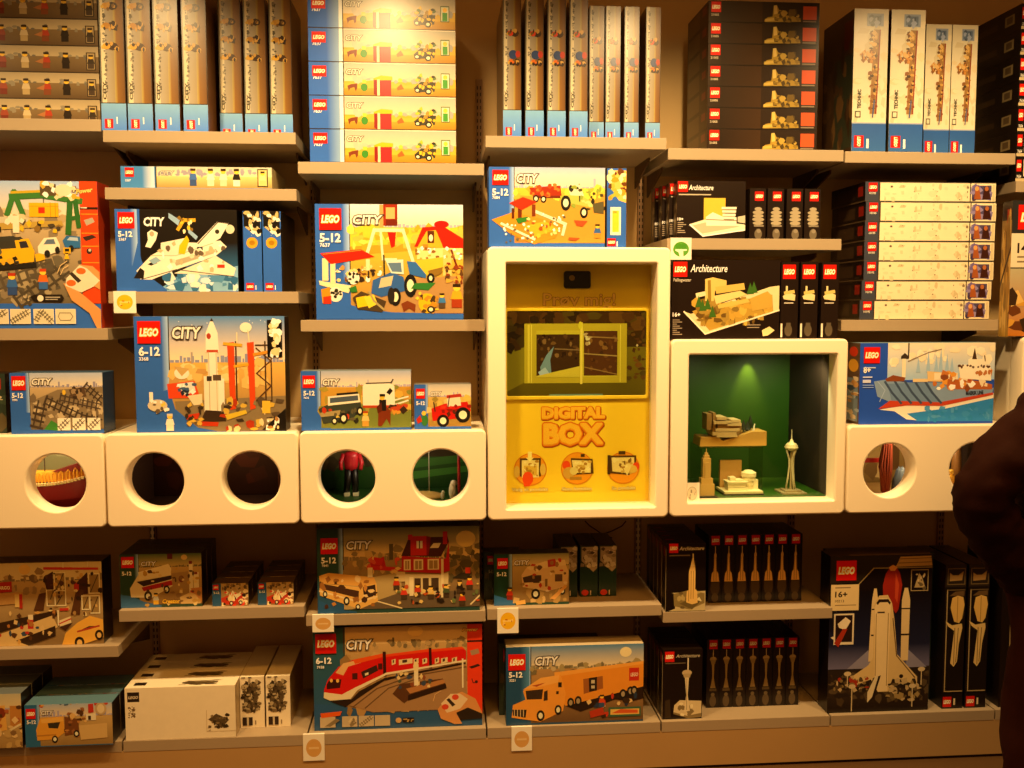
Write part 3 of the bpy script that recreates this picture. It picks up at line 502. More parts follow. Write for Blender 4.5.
def A_train(a):                                  # panel (0,160) x-240..402 y84..672
    a.R(BLUE, *a.rect).G('9cbcd8', 'f4dcb8', -240, 84, 325, 230).G('c8b088', '6a604c', -240, 225, 400, 572).N(2, 50, -240, 200, 325, 300, 'b8a078 8a7a60 d8c498 c8b48c', 12, 50).N(3, 70, -240, 400, 330, 570, '8a7c64 5a5244 a89878 6a6250', 14, 60)
    rails(a, '5a5040', 60, -200, 560, 200, 420); rails(a, '4e4638', 60, 60, 570, 260, 430)
    a.R('e2471a', 325, 84, 402, 572).R('2a1810', 325, 186, 402, 196).R('f0e8d8', 328, 187, 354, 191)
    a.L('d8a02a', 3, 330, 214, 400, 214).L('d8a02a', 3, 330, 290, 400, 290).L('d8a02a', 3, 330, 342, 400, 342).L('d8a02a', 3, 330, 408, 400, 408).P('b0a898', 340, 238, 375, 228, 384, 245, 350, 260).P('3a2a24', 332, 306, 372, 296, 390, 306, 345, 322).E('3a2a24', 358, 362, 12, 12).E('c8c0b0', 360, 358, 6, 6)
    a.T('f4e8c0', '+', 294, 128, 26, 20, .05, .2, out='6a2a10').T('f0d070', 'Power', 312, 134, 18, 70, .04, .3, -8, out='6a3a10')
    a.L('3d7a35', 22, 30, 212, 60, 130, 90, 210).L('3d7a35', 24, 50, 146, 170, 140, 325, 162).L('c8a828', 10, 50, 130, 170, 124, 322, 150).L('2f6a2c', 24, 285, 170, 275, 285).L('2f6a2c', 20, 308, 170, 318, 260).L('2f6a2c', 16, 278, 235, 318, 225)
    a.R('5a4a30', 165, 96, 230, 142).N(4, 22, 165, 90, 310, 150, 'e8d8b0 6a5030 d8a838 fff', 10, 30).E('ecdcc0', 260, 120, 34, 24).L('3a3020', 3, 178, 150, 178, 172)
    a.R('e8b41c', 118, 170, 238, 226).L('b8861a', 2, 118, 184, 238, 184).L('b8861a', 3, 205, 170, 205, 226).L('b8861a', 3, 225, 170, 225, 226).R('c83018', 156, 188, 182, 212)
    a.P('c8c0a8', -240, 230, 100, 225, 130, 250, -240, 262).P('b89a48', -240, 262, 250, 240, 255, 262, -240, 292).N(5, 30, -240, 240, 255, 285, '4a4030 e8b828 8a6a30 2a241c', 10, 30).R('efe6d2', 50, 222, 76, 290).N(6, 10, -240, 225, 100, 250, 'efe6d2 d8c8a0', 14, 36)
    a.P('3a3830', -240, 330, 80, 305, 130, 350, 130, 400, -240, 450).P('e8b41c', -240, 372, 75, 350, 80, 400, -240, 430).P('e8b41c', 55, 318, 112, 312, 135, 365, 130, 405, 70, 412).P('2a2c30', 72, 325, 102, 322, 112, 348, 78, 352).P('3a3a34', -240, 320, 50, 302, 80, 318, -240, 346).N(7, 16, -240, 340, 60, 420, '24221e 5a5648 d8a828', 12, 32).L('24221e', 20, -240, 450, 130, 418).P('e8b41c', 135, 375, 170, 365, 178, 395, 140, 405)
    a.P('f2ead4', 148, 345, 175, 310, 225, 306, 238, 335, 240, 360, 190, 378, 150, 370).P('5a7080', 172, 336, 186, 316, 215, 314, 222, 334).E('24221e', 186, 372, 12, 14).E('24221e', 228, 358, 10, 14).P('2f6a9c', 250, 320, 268, 300, 322, 304, 322, 348, 262, 352).P('a8c0c8', 268, 318, 280, 306, 312, 308, 315, 322).E('24221e', 285, 350, 10, 12)
    a.R('e8b41c', 252, 348, 282, 372).R('24221e', 258, 352, 276, 364); fig(a, 265, 408, 40, 'e8b41c', '5a5244'); fig(a, 38, 538, 88, '36659c', '2f4a78', 'b8321a'); fig(a, 165, 515, 82, 'd86a20', '36659c', 'c8401a')
    a.P('241c14', 110, 545, 128, 536, 240, 536, 248, 552, 236, 566, 124, 564).E('efe6d2', 151, 551, 13, 13).R('b8b0a0', 172, 545, 232, 549).R('b8b0a0', 172, 554, 222, 557).N(8, 10, 60, 535, 120, 560, 'b8a888', 4, 10)
    for x in (-190, -105, -65, 25, 120, 210): a.R('ece4cc', x, 594, x+84, 654); a.R('e0d6b8', x+4, 598, x+80, 650)
    rails(a, '6a6048', 22, 30, 645, 104, 602); rails(a, '6a6048', 20, 130, 640, 155, 600); rails(a, '6a6048', 20, 155, 605, 198, 648); rails(a, '6a6048', 22, -60, 645, 10, 602)
    a.L('8a8068', 3, 228, 610, 272, 610, 282, 625, 270, 640, 230, 640, 222, 625, 228, 610)
    a.P('d89a5c', 248, 490, 280, 500, 330, 540, 402, 600, 402, 672, 380, 672, 350, 610, 280, 560).P('d89a5c', 318, 416, 370, 422, 402, 450, 402, 520, 370, 500).P('e8dcc4', 262, 470, 316, 418, 345, 430, 398, 480, 370, 505, 320, 528, 255, 500).E('d86a2a', 322, 442, 20, 13).E('d86a2a', 280, 490, 20, 13).P('3a3028', 272, 452, 286, 446, 322, 480, 308, 490).L('e8c890', 3, 225, 450, 238, 420, 265, 402).L('e8c890', 3, 238, 455, 250, 432, 270, 420)
    a.logo(-230, 95, -150, 175)
def A_airport(a):                                # panel (0,540) 8x : x-700..805 y190..830
    city(a, -420, 330, sky=('d8c490', 'e8d4a0'), gnd=('c8a870', '8a7048'), sk='8a7858')
    a.E('e8c070', 190, 240, 46, 40).N(2, 40, -400, 250, 350, 420, '9a8058 b89868 7a6448', 20, 70)
    a.L('c8382a', 20, 350, 235, 560, 240).L('c8382a', 18, 540, 240, 770, 245).R('e8dcb0', 494, 180, 502, 232).R('e8dcb0', 690, 180, 698, 232)
    for x0, x1, y0, y1 in ((425, 510, 270, 410), (425, 510, 410, 525), (360, 425, 400, 525), (700, 785, 285, 435), (705, 780, 455, 590), (640, 700, 455, 560)):
        a.R('a08450', x0, y0, x1, y1).L('f0e4b8', 9, x0, y0, x1, y0, x1, y1, x0, y1, x0, y0).L('4a3a28', 7, x0+12, y1-10, x1-12, y0+10)
    a.P('4a2c1c', 340, 300, 415, 260, 415, 400, 360, 400).P('4a2c1c', 590, 360, 690, 270, 690, 440, 590, 440).R('c03a2a', 580, 350, 620, 410).P('5a3820', 250, 560, 300, 430, 355, 420, 330, 560).P('5a3820', 545, 600, 590, 430, 640, 420, 620, 600).N(3, 50, 350, 260, 800, 620, 'e8d498 5a3c24 b08a50 3a2818 d8b068', 12, 40)
    a.P('b8301c', -100, 340, 85, 330, 85, 410, -100, 420).T('f4e4c0', 'CARGO', -40, 390, 26, 110, .04).P('c89a58', -200, 420, 170, 415, 170, 500, -200, 520).R('b8301c', 140, 430, 165, 540).R('e8c878', 105, 430, 140, 530)
    a.P('3a2818', -300, 700, 430, 560, 440, 600, -300, 790).P('e0c080', -100, 760, 400, 600, 440, 690, 200, 830, -100, 830).P('3a2818', 100, 790, 420, 680, 420, 760, 200, 830).R('c8282a', 200, 630, 245, 700).R('f0e0b8', 205, 590, 245, 630).R('f0e4c0', 440, 560, 452, 680).R('c8382a', 460, 545, 530, 565).P('efdcae', 455, 640, 545, 610, 550, 660, 455, 690).L('c8382a', 10, 455, 665, 545, 630).N(4, 50, -300, 560, 450, 800, 'e8c888 5a3a20 b87838 c8382a 3a5060 d8a858', 14, 44)
    a.P('f0b84a', 500, 740, 600, 660, 700, 610, 805, 640, 805, 780, 640, 830, 470, 830).P('4a3424', 620, 720, 690, 690, 770, 690, 700, 715).L('b8402a', 14, 600, 730, 770, 690).P('4a2c1c', 450, 690, 560, 660, 500, 720).E('2a1c12', 610, 815, 40, 44).E('e8c070', 610, 818, 22, 26).E('2a1c12', 770, 760, 34, 40).E('e8c070', 770, 762, 18, 22)
    cityT(a, (-390, 330, 60, 190), (-660, 430, 55, '5-12'), None, (-680, 215, -520, 375))
def A_van(a):                                    # panel (0,640) 6x : x150..672 y340..650
    city(a, 238, 460, 640, sky=('a8bcc4', 'f0d8a8'), gnd=('d0b070', '9a7c48'), blue='2a6a90')
    a.R('8fb0c0', 150, 340, 672, 385).N(2, 26, 250, 345, 660, 390, 'e8e0c8 c8442a 4a6a80 e0b060', 8, 30)
    a.P('e8a83a', 215, 540, 240, 470, 380, 460, 385, 560, 330, 600, 220, 605).P('3a3428', 285, 500, 360, 495, 345, 535, 290, 530).P('f0bc58', 245, 475, 375, 462, 380, 490, 250, 500).P('7a4a24', 385, 462, 470, 480, 470, 570, 385, 580).N(3, 20, 385, 420, 520, 590, 'c88a48 5a3a20 e8c078 a0683a', 10, 34); wheel(a, 325, 600, 18, 22); wheel(a, 455, 570, 18, 22); a.L('c88a30', 8, 220, 575, 330, 572)
    a.P('c8382a', 530, 390, 560, 388, 562, 440, 530, 445).R('efe6c8', 515, 450, 575, 490).R('3a2a20', 528, 462, 545, 488).E('c8b088', 605, 420, 34, 40).E('e8d8b0', 605, 420, 22, 28).E('3f6a3a', 598, 578, 15, 15).P('d8b878', 470, 520, 640, 510, 640, 600, 480, 610)
    cityT(a, (248, 448, 26, 72), (162, 500, 22, '5-12'), None, (158, 408, 215, 470))
def A_van2(a):                                   # panel (0,640) x-400..130 y300..640
    city(a, -310, 420, sky=('c8c4a8', 'e8d4a0'), gnd=('d8b878', 'a88850')); a.R('8a9aa0', -400, 300, 130, 330).N(1, 14, -380, 302, 120, 328, 'c8382a e8e0c8', 10, 34).P('e8b458', -200, 420, 30, 395, 40, 540, -180, 580).E('8a3a20', 8, 440, 26, 30).R('c88a40', 60, 400, 130, 520).L('f0e0b0', 12, 20, 560, 120, 510).N(2, 40, -280, 520, 130, 640, '8a6a40 c8a868 5a4428 e8c888', 12, 44).N(3, 16, -200, 400, 120, 520, '5a3a20 f0d090 b8683a', 12, 40)
    a.logo(-390, 340, -325, 405)
def A_amb(a):                                    # panel (104,540) 5.12x : x82..500 y72..350
    city(a, 178, 140, 335, sky=('5f7a48', 'c8b070'), gnd=('c8a868', '8a6a3c'), blue='2d4a38', sk='6a6448'); a.P('3a6a90', 82, 280, 140, 290, 200, 320, 290, 340, 290, 350, 82, 350)
    a.E('e8c878', 412, 92, 16, 14).R('6a2a24', 325, 72, 352, 100).P('e8d8a8', 130, 250, 165, 195, 175, 180, 340, 150, 350, 240, 240, 300, 135, 295).P('b0282a', 190, 245, 345, 210, 350, 235, 200, 265).P('3a2824', 165, 215, 345, 185, 345, 205, 200, 240).P('efe0b0', 175, 165, 330, 125, 345, 150, 340, 182, 180, 205).R('b0282a', 200, 172, 220, 182); wheel(a, 222, 290, 20, 26); wheel(a, 318, 258, 16, 22)
    a.P('a88a58', 345, 175, 430, 165, 435, 260, 350, 265).E('7a3a30', 395, 205, 14, 18).R('e8dcb0', 435, 125, 455, 280).R('e8dcb0', 458, 170, 485, 270).R('7a2a24', 436, 112, 452, 128).R('8a3a30', 462, 170, 478, 182).R('b0382a', 440, 265, 470, 280).P('d8b878', 385, 300, 440, 275, 498, 300, 490, 335, 390, 335).P('c88a48', 440, 255, 498, 250, 498, 330)
    a.N(4, 40, 180, 150, 498, 340, 'e8d090 8a6a40 c8a050 5a4028', 8, 26).T('f4c840', 'Creator', 295, 330, 22, 90, .04, .2, out='6a2a14'); fig(a, 262, 335, 60, 'c8c8b8', 'e8b838')
    cityT(a, (190, 132, 22, 78), (92, 180, 20, '5-12'), None, (90, 84, 155, 142))
def A_small(a):                                  # panel (104,540) x555..740 y222..342
    a.G('c8a868', '9a7444', 555, 222, 740, 342).R('2d5a78', 555, 222, 600, 342).N(3, 26, 605, 226, 738, 250, '5a4a34 8a7048 c8b078', 8, 22).P('c83a20', 600, 300, 640, 285, 700, 285, 735, 315, 700, 335, 605, 335).N(2, 30, 610, 262, 735, 338, 'f4dca0 e83a1c 5a2a18 fff0c0 3a2418', 8, 28); wheel(a, 652, 328, 10, 12); wheel(a, 700, 326, 10, 12); a.L('f8ecc0', 7, 645, 300, 660, 265, 680, 300, 700, 270)
    a.T('f0e4c0', '5-12', 562, 276, 12).logo(560, 228, 588, 256)
def A_white(a):                                  # panel (104,630) 4.876x : x102..640 y275..550
    a.R('f4e8cc', *a.rect).R('2a2018', 114, 290, 172, 343).T('e8dcc0', 'LEGO', 119, 325, 15, 48, .03, .2).N(4, 40, 116, 368, 150, 426, '7a6444', 4, 9)
    a.P('5a4a30', 505, 450, 545, 420, 608, 455, 570, 500).N(2, 26, 510, 425, 605, 495, '3a3020 8a7650 6a583a', 8, 22).L('c8b48c', 2, 498, 400, 498, 515, 640, 515).T('7a6444', 'x1', 505, 513, 9)
def A_whitetop(a):                               # top face 0..100
    a.R('f4e8cc', *a.rect)
    for y in (10, 36, 62, 90): a.E('5a4a30', 68, y, 16, 6).N(y, 16, 54, y-7, 84, y+7, '3a2e1c 6a583a', 3, 9).R('3a2c1c', 6, y-3, 16, y+4)
def A_whitespine(a):                             # panel x650..776 y235..490
    a.R('f4e8cc', *a.rect).N(2, 90, 668, 255, 752, 410, '5a4a34 3a2e20 8a7858 6a5a40 a89878', 6, 26).E('5a4c36', 705, 335, 38, 66, 14).N(3, 90, 664, 255, 755, 410, '4a3c2a 7a6848 2e2418 b8a884', 6, 22).R('2a1a12', 662, 438, 684, 480).R('2a1a12', 694, 438, 714, 480).R('c8bca0', 684, 436, 694, 480).R('8a7858', 726, 455, 732, 476)
    a.R('3a2c1c', 660, 235, 680, 240).R('3a2c1c', 694, 235, 712, 240)
def A_corner(a):                                 # panel (220,500) x385..1036 y112..455
    city(a, 490, 240, 440, sky=('7d8458', 'e8c480'), gnd=('a88a58', '70583a'), blue='2c4c46', sk='8a7a58'); a.G('2c4c46', '2a5a80', 385, 320, 490, 455).P('2a5a80', 390, 400, 470, 440, 540, 450, 540, 455, 385, 455)
    a.N(2, 40, 495, 190, 720, 300, '8a7850 c8a868 a08858', 14, 40).R('5a5038', 672, 175, 688, 240).N(3, 30, 900, 180, 1036, 320, '6a6040 8a7848 5a5030', 16, 44).E('f0d078', 980, 160, 40, 34)
    a.P('b8a068', 490, 330, 720, 290, 720, 440, 490, 440).P('6a5a44', 520, 440, 700, 380, 1036, 370, 1036, 440).L('e8d8a8', 5, 610, 405, 720, 440).L('e8d8a8', 6, 1000, 430, 1036, 395)
    a.P('e0a850', 392, 300, 430, 288, 610, 310, 620, 335, 600, 350, 395, 330).P('e8b860', 392, 330, 560, 350, 620, 335, 625, 410, 550, 440, 395, 380).P('4a3020', 400, 330, 550, 365, 548, 395, 400, 352).P('3a2820', 565, 350, 615, 340, 618, 385, 570, 398).L('f0d8a0', 7, 395, 362, 550, 410, 620, 390).N(5, 26, 395, 310, 620, 430, 'f0d090 a06a30 4a3020 c88a40', 8, 28); wheel(a, 500, 405, 12, 18); wheel(a, 415, 375, 9, 14); wheel(a, 545, 430, 10, 12)
    a.P('b8221a', 585, 260, 650, 225, 660, 270, 600, 285).P('c82a1c', 600, 225, 650, 235, 640, 262, 595, 255).L('c82a1c', 16, 590, 270, 720, 280).N(6, 14, 590, 225, 720, 300, 'e8c070 7a2a18 d8583a', 8, 24).R('e8d8a8', 585, 270, 605, 310)
    a.P('bd231a', 722, 225, 900, 240, 912, 165, 915, 290, 880, 300, 722, 290).P('4a2418', 720, 225, 752, 150, 890, 150, 905, 140, 912, 170, 880, 230).R('c82a1e', 758, 145, 822, 225).R('c82a1e', 888, 128, 906, 180).R('c82a1e', 748, 138, 766, 160).P('e8d8b0', 835, 195, 850, 175, 880, 175, 870, 195).R('e8dcc0', 782, 165, 806, 195).L('4a2418', 4, 794, 165, 794, 195).P('8a1812', 822, 145, 840, 150, 830, 225, 822, 225)
    for x0, x1 in ((730, 758), (770, 808), (826, 872)): a.R('efdcae', x0, 240, x1, 284); a.R('a88a58', x0+6, 246, x1-6, 280); a.L('efdcae', 3, (x0+x1)/2, 242, (x0+x1)/2, 282)
    a.P('d8c490', 735, 300, 880, 305, 910, 295, 908, 385, 880, 390, 735, 380).R('f0e0b0', 752, 312, 768, 390).R('e8d8a8', 880, 240, 890, 400)
    for x0, x1 in ((772, 798), (806, 830), (840, 870)): a.R('4a3826', x0, 318, x1, 372)
    a.R('d8c088', 700, 290, 735, 330).P('3a3424', 925, 320, 960, 300, 1005, 300, 985, 325).R('e0401c', 978, 278, 998, 302)
    for x, y, t in ((700, 365, 'c83a20'), (730, 405, 'd8402a'), (785, 395, 'c83a20'), (838, 405, 'e8c060'), (900, 400, '4a5a3a'), (955, 385, '2a2018'), (995, 370, 'd8382a'), (965, 435, 'c83a20')): fig(a, x, y, 55, t, '4a3a28')
    a.N(8, 40, 690, 340, 1030, 420, 'e8c878 3a2a1c c85a2a 6a7a48 2a2018', 6, 20)
    cityT(a, (502, 193, 34, 100), (402, 248, 24, '5-12'), (404, 262, 10, '7641'), (400, 146, 468, 211))
def A_redtrain(a):                               # panel (305,610) 5.12x : x38..905 y75..612
    a.R('2c4c4a', *a.rect).G('2f5a54', '2a587e', 38, 75, 190, 612).G('d8b070', 'e8c88a', 200, 75, 828, 170).G('c8a468', '8a6a40', 200, 165, 828, 525).P('2a587e', 38, 470, 140, 480, 240, 500, 340, 525, 905, 525, 905, 612, 38, 612).R('4a3a28', 190, 75, 196, 210)
    a.N(2, 50, 350, 150, 828, 188, '9a8458 7a6a48 b89a68', 12, 34).R('6a5c40', 442, 135, 452, 180).N(3, 60, 200, 200, 820, 520, 'b8935a 9a7848 c8a86c', 24, 70).P('a8845a', 210, 480, 330, 390, 560, 310, 820, 280, 828, 520, 340, 524).L('6a4e30', 7, 240, 490, 360, 400, 540, 340, 820, 300).L('6a4e30', 6, 300, 500, 420, 400, 600, 345).E('f0c878', 560, 105, 40, 28)
    a.P('d61a12', 90, 400, 110, 345, 165, 280, 240, 245, 400, 222, 405, 320, 250, 390, 180, 425, 92, 425).P('e8b878', 150, 310, 190, 262, 250, 250, 280, 262, 215, 280, 190, 325).P('e8581c', 240, 245, 400, 215, 405, 232, 250, 268).P('3a1410', 105, 370, 120, 345, 180, 345, 172, 390, 105, 395).E('f0c060', 128, 350, 8, 10).E('f0c060', 160, 352, 8, 10).P('3a2420', 280, 310, 360, 275, 368, 305, 290, 345).R('4a1a14', 235, 315, 262, 348).R('4a1a14', 368, 268, 390, 300).P('f0e0b8', 300, 318, 318, 312, 318, 325, 300, 330)
    a.P('d61a12', 405, 222, 630, 205, 632, 288, 405, 318).P('e8481c', 405, 222, 630, 200, 630, 214, 405, 236).P('d61a12', 640, 204, 800, 195, 822, 215, 822, 262, 640, 282).P('e8481c', 640, 202, 800, 193, 815, 205, 640, 216)
    a.L('3a1410', 16, 400, 215, 402, 330).L('3a1410', 14, 636, 200, 638, 296)
    for x, w in ((438, 20), (475, 70), (550, 26), (596, 24), (660, 22), (692, 34), (748, 26)): a.P('e8d4a0', x, 252, x+w, 246, x+w, 272, x, 280); a.P('4a3428', x+w*.25, 254, x+w*.6, 251, x+w*.6, 266, x+w*.25, 270)
    a.P('efe0b8', 90, 410, 180, 425, 250, 390, 405, 320, 405, 332, 260, 405, 225, 450, 120, 455, 88, 440).P('efe0b8', 405, 318, 632, 288, 822, 262, 822, 270, 632, 298, 405, 330).P('2a1c12', 120, 458, 230, 452, 270, 410, 400, 345, 820, 275, 820, 284, 400, 358, 200, 490)
    a.P('5a3820', 440, 430, 480, 380, 700, 358, 720, 400, 540, 450, 500, 482).P('b8804a', 510, 405, 700, 362, 715, 380, 530, 432).P('2e1c10', 520, 440, 715, 385, 720, 410, 520, 470).N(5, 16, 460, 320, 640, 400, '4a5a48 e8d090 3a4a58 8a4a2a', 8, 28).R('f0e4c0', 552, 300, 574, 390).R('efe4c0', 800, 255, 808, 410).E('f0dca0', 562, 290, 14, 26)
    a.R('e8401f', 828, 75, 905, 560).R('3a1c14', 828, 160, 905, 170).T('e8b860', 'Power', 802, 112, 18, 84, .04, .3, out='6a2a10').P('a8886a', 842, 215, 885, 205, 892, 230, 850, 240).P('3a2420', 836, 300, 885, 285, 895, 296, 850, 310).L('3a2420', 4, 852, 365, 858, 385, 868, 385).E('3a2420', 875, 380, 8, 8)
    a.P('d89858', 672, 520, 720, 460, 800, 430, 870, 470, 905, 545, 905, 560, 830, 520, 770, 545, 800, 600, 760, 600, 690, 570).P('e8d0a8', 690, 490, 740, 440, 790, 440, 830, 470, 790, 520, 720, 540).E('d84a2a', 765, 458, 18, 15).E('d84a2a', 712, 508, 18, 15).P('3a2a22', 718, 470, 732, 462, 765, 498, 750, 508).P('2a2018', 770, 540, 830, 515, 905, 550, 905, 575, 790, 580).L('e8c080', 3, 650, 475, 660, 440, 690, 422)
    for x in (68, 180, 265, 348): a.R('c8b898', x, 540, x+78, 596)
    rails(a, '7a6a4c', 20, 275, 590, 335, 545); a.P('e8601c', 70, 520, 180, 512, 170, 535, 75, 545).P('8a7a5a', 90, 590, 150, 550, 170, 560, 120, 592).N(6, 10, 190, 545, 250, 590, '8a7a5a d8c8a0', 8, 20).E('d8b070', 470, 570, 15, 14).P('2a1c12', 490, 558, 550, 558, 550, 582, 490, 580).N(7, 8, 495, 562, 545, 578, 'b89858', 5, 12)
    cityT(a, (208, 190, 50, 130), (52, 260, 32, '6-12'), (56, 285, 14, '7938'), (50, 106, 156, 208))
def A_camper(a):                                 # panel (440,500) x215..517 y213..425
    city(a, 288, 262, 415, sky=('8a8c60', 'e8cc90'), gnd=('c8aa68', '8a6e40'), blue='1f4638', sk='7a7048'); a.P('2f6a98', 215, 380, 290, 405, 300, 425, 215, 425)
    a.N(2, 20, 300, 330, 510, 410, 'b89858 9a7a48 d8b878', 12, 36).P('e8c890', 325, 300, 345, 270, 500, 250, 515, 290, 510, 350, 430, 370, 330, 350).P('f0d8a0', 345, 268, 420, 245, 500, 240, 505, 262, 360, 280).P('4a3828', 330, 310, 370, 300, 375, 330, 335, 332).R('4a3828', 372, 302, 405, 334).R('6a5038', 460, 300, 490, 330).R('8a6a48', 420, 318, 430, 350).P('b83a2a', 430, 240, 460, 235, 470, 265, 432, 270).N(3, 22, 330, 240, 512, 370, 'f4e0b0 a8804a 6a4a2c c83a2a', 6, 20); wheel(a, 382, 380, 18, 22); wheel(a, 490, 370, 12, 16); a.P('e8b060', 440, 400, 500, 345, 510, 352, 460, 405)
    fig(a, 278, 402, 52, 'c83a20', '8a2a18'); a.P('e8b860', 300, 410, 340, 402, 342, 420, 305, 424)
    cityT(a, (296, 258, 20, 60), (226, 302, 16, '5-12'), None, (228, 228, 270, 272))
def A_camperspine(a):                            # x560..630 y180..385
    a.R('1f3a2c', *a.rect).P('c8b088', 566, 184, 628, 184, 628, 270, 612, 286, 566, 240).N(2, 20, 568, 186, 626, 262, 'efe0b8 5a4a38 a08868', 8, 22).E('d83a20', 580, 369, 14, 12).R('e8d8b0', 600, 360, 604, 380)
def A_behind(a): a.R('2c3a30', *a.rect).N(3, 12, 0, 40, 100, 100, '3a4a3a 5a5038 24302a', 8, 30).T('c8bc98', '5-12', 45, 44, 7, 50).logo(35, 8, 92, 26)
def A_truck(a):                                  # panel (440,576) x263..815 y280..592
    city(a, 362, 370, 585, sky=('4f86a8', 'f0dcae'), gnd=('b89058', '6a5034'), blue='1f4c6a', sk='8a8468'); a.G('1f4c6a', '4f8cac', 320, 282, 355, 500, True).E('f4e8b8', 740, 312, 24, 20).N(2, 30, 365, 350, 812, 385, 'a89868 c8b488 7a7050', 10, 34)
    a.P('e8962e', 455, 392, 812, 352, 812, 455, 500, 520, 455, 470).P('f0aa48', 455, 385, 812, 350, 812, 362, 455, 402).R('c9301c', 754, 376, 794, 428).T('f4e0c0', 'LEGO', 760, 410, 15, 30, .03, .2).P('a0602a', 570, 415, 648, 405, 650, 455, 572, 475).P('2a2018', 592, 412, 625, 408, 625, 462, 594, 468).R('c8c0a0', 602, 420, 616, 434).R('c8c0a0', 602, 442, 616, 454)
    a.P('eda23c', 330, 455, 400, 405, 480, 395, 500, 470, 490, 540, 400, 580, 285, 560, 290, 510, 340, 490).P('f2b458', 330, 450, 400, 405, 475, 396, 470, 425, 400, 440).P('3a2c20', 340, 455, 410, 450, 405, 490, 345, 490).P('3a2c20', 414, 460, 428, 455, 428, 495, 412, 498).R('2a2018', 470, 425, 484, 445).R('2a2018', 462, 460, 472, 472).P('2a2018', 288, 528, 345, 530, 340, 562, 290, 552)
    for x in (296, 308, 320, 332): a.L('c8b080', 4, x, 530, x, 556)
    a.P('b8502a', 365, 435, 400, 428, 420, 424, 385, 440); wheel(a, 400, 556, 16, 22); wheel(a, 470, 535, 14, 20); a.P('2a1c14', 500, 520, 812, 452, 812, 500, 760, 512, 700, 500, 560, 545)
    for x, y in ((520, 508), (550, 502), (730, 480), (760, 470), (775, 468)): wheel(a, x, y, 14, 20, 'a89878')
    a.N(4, 24, 590, 480, 790, 575, 'c83a20 e8c888 2a3a4a 8a5a30 3a2a1c', 8, 26); fig(a, 645, 530, 50, 'd84a20', '36506c'); a.P('b83a20', 595, 545, 650, 530, 655, 560, 600, 572).R('3f6a50', 672, 532, 802, 570).R('e8c060', 680, 540, 796, 562).P('d8602a', 685, 556, 720, 540, 790, 545, 790, 558)
    cityT(a, (378, 354, 34, 92), (274, 400, 22, '5-12'), (276, 416, 10, '3221'), (272, 308, 340, 372))
def A_esb(a):                                    # panel (620,500) x185..343 y180..450
    a.R('170d08', *a.rect).P('c8b88a', 195, 380, 210, 376, 343, 370, 343, 450, 195, 450).P('170d08', 185, 370, 222, 380, 222, 440, 195, 450, 185, 450).P('8a7848', 215, 380, 280, 365, 340, 380, 340, 420, 280, 445, 218, 430).N(4, 14, 215, 372, 338, 436, 'e8d8a0 6a5a38 b8a468', 8, 26).P('6a5a34', 240, 420, 285, 400, 325, 412, 290, 445)
    a.P('e8c070', 266, 415, 268, 370, 276, 365, 276, 290, 282, 268, 300, 268, 302, 290, 302, 362, 310, 370, 312, 418, 290, 424).P('f4d890', 282, 268, 292, 225, 300, 268).L('f4e0a0', 4, 292, 220, 292, 268).L('a8843c', 3, 285, 290, 285, 400).L('a8843c', 3, 294, 290, 294, 400).L('a8843c', 3, 276, 300, 276, 410).T('e8dcc0', 'Architecture', 236, 204, 16, 100, .01, .25).R('7a6a54', 197, 222, 280, 227)
    a.logo(196, 176, 232, 214)
def A_esbspine(a):                               # 0..54 x, 140..405 y
    a.R('1a0f09', *a.rect).P('d8a85a', 10, 322, 13, 290, 20, 280, 22, 215, 27, 205, 32, 215, 33, 280, 40, 290, 44, 322).L('e8c078', 3, 27, 185, 27, 210).L('8a6a34', 2.5, 22, 225, 22, 318).L('8a6a34', 2.5, 31, 225, 31, 318).P('4a3a24', 10, 325, 44, 325, 46, 350, 40, 370, 14, 370, 8, 350).E('5a4a30', 27, 385, 14, 18).R('0c0604', 51, 140, 54, 405)
    a.logo(10, 142, 44, 178)
def A_needle(a):                                 # panel (620,576) x170..330 y295..575
    a.R('170d08', *a.rect).P('e0cfa4', 218, 520, 240, 500, 328, 505, 328, 560, 270, 572, 215, 548).P('8a7850', 215, 548, 270, 565, 328, 555, 328, 572, 275, 575, 215, 556).N(4, 10, 222, 510, 320, 560, 'c8b484 f4e8c0 8a7850', 8, 26).P('3a2e20', 180, 500, 200, 495, 205, 570, 180, 572)
    a.L('e8dcc0', 5, 272, 330, 272, 375).E('c8b48c', 268, 388, 20, 12).P('b8a47a', 252, 392, 284, 392, 280, 408, 256, 408).P('e8d8b0', 260, 408, 276, 408, 272, 480, 282, 545, 258, 548, 266, 480).L('8a7850', 2, 268, 412, 268, 540).T('c8bca0', 'Architecture', 222, 325, 14, 98, .01, .25).R('6a5c48', 180, 346, 262, 350)
    a.logo(178, 300, 216, 342)
def A_needlespine(a):                            # 0..54, 255..515
    a.R('1a0f09', *a.rect).L('b8a078', 3, 27, 296, 27, 325).E('a08a62', 27, 330, 14, 9).P('8a7650', 15, 332, 39, 332, 34, 350, 20, 350).P('9a8458', 22, 350, 32, 350, 30, 400, 38, 440, 16, 440, 24, 400).P('5a4a30', 12, 442, 42, 442, 42, 452, 12, 452).E('5a4a34', 27, 490, 14, 22).E('6a5a40', 27, 465, 8, 7).R('0c0604', 51, 255, 54, 515)
    a.logo(10, 258, 44, 292)
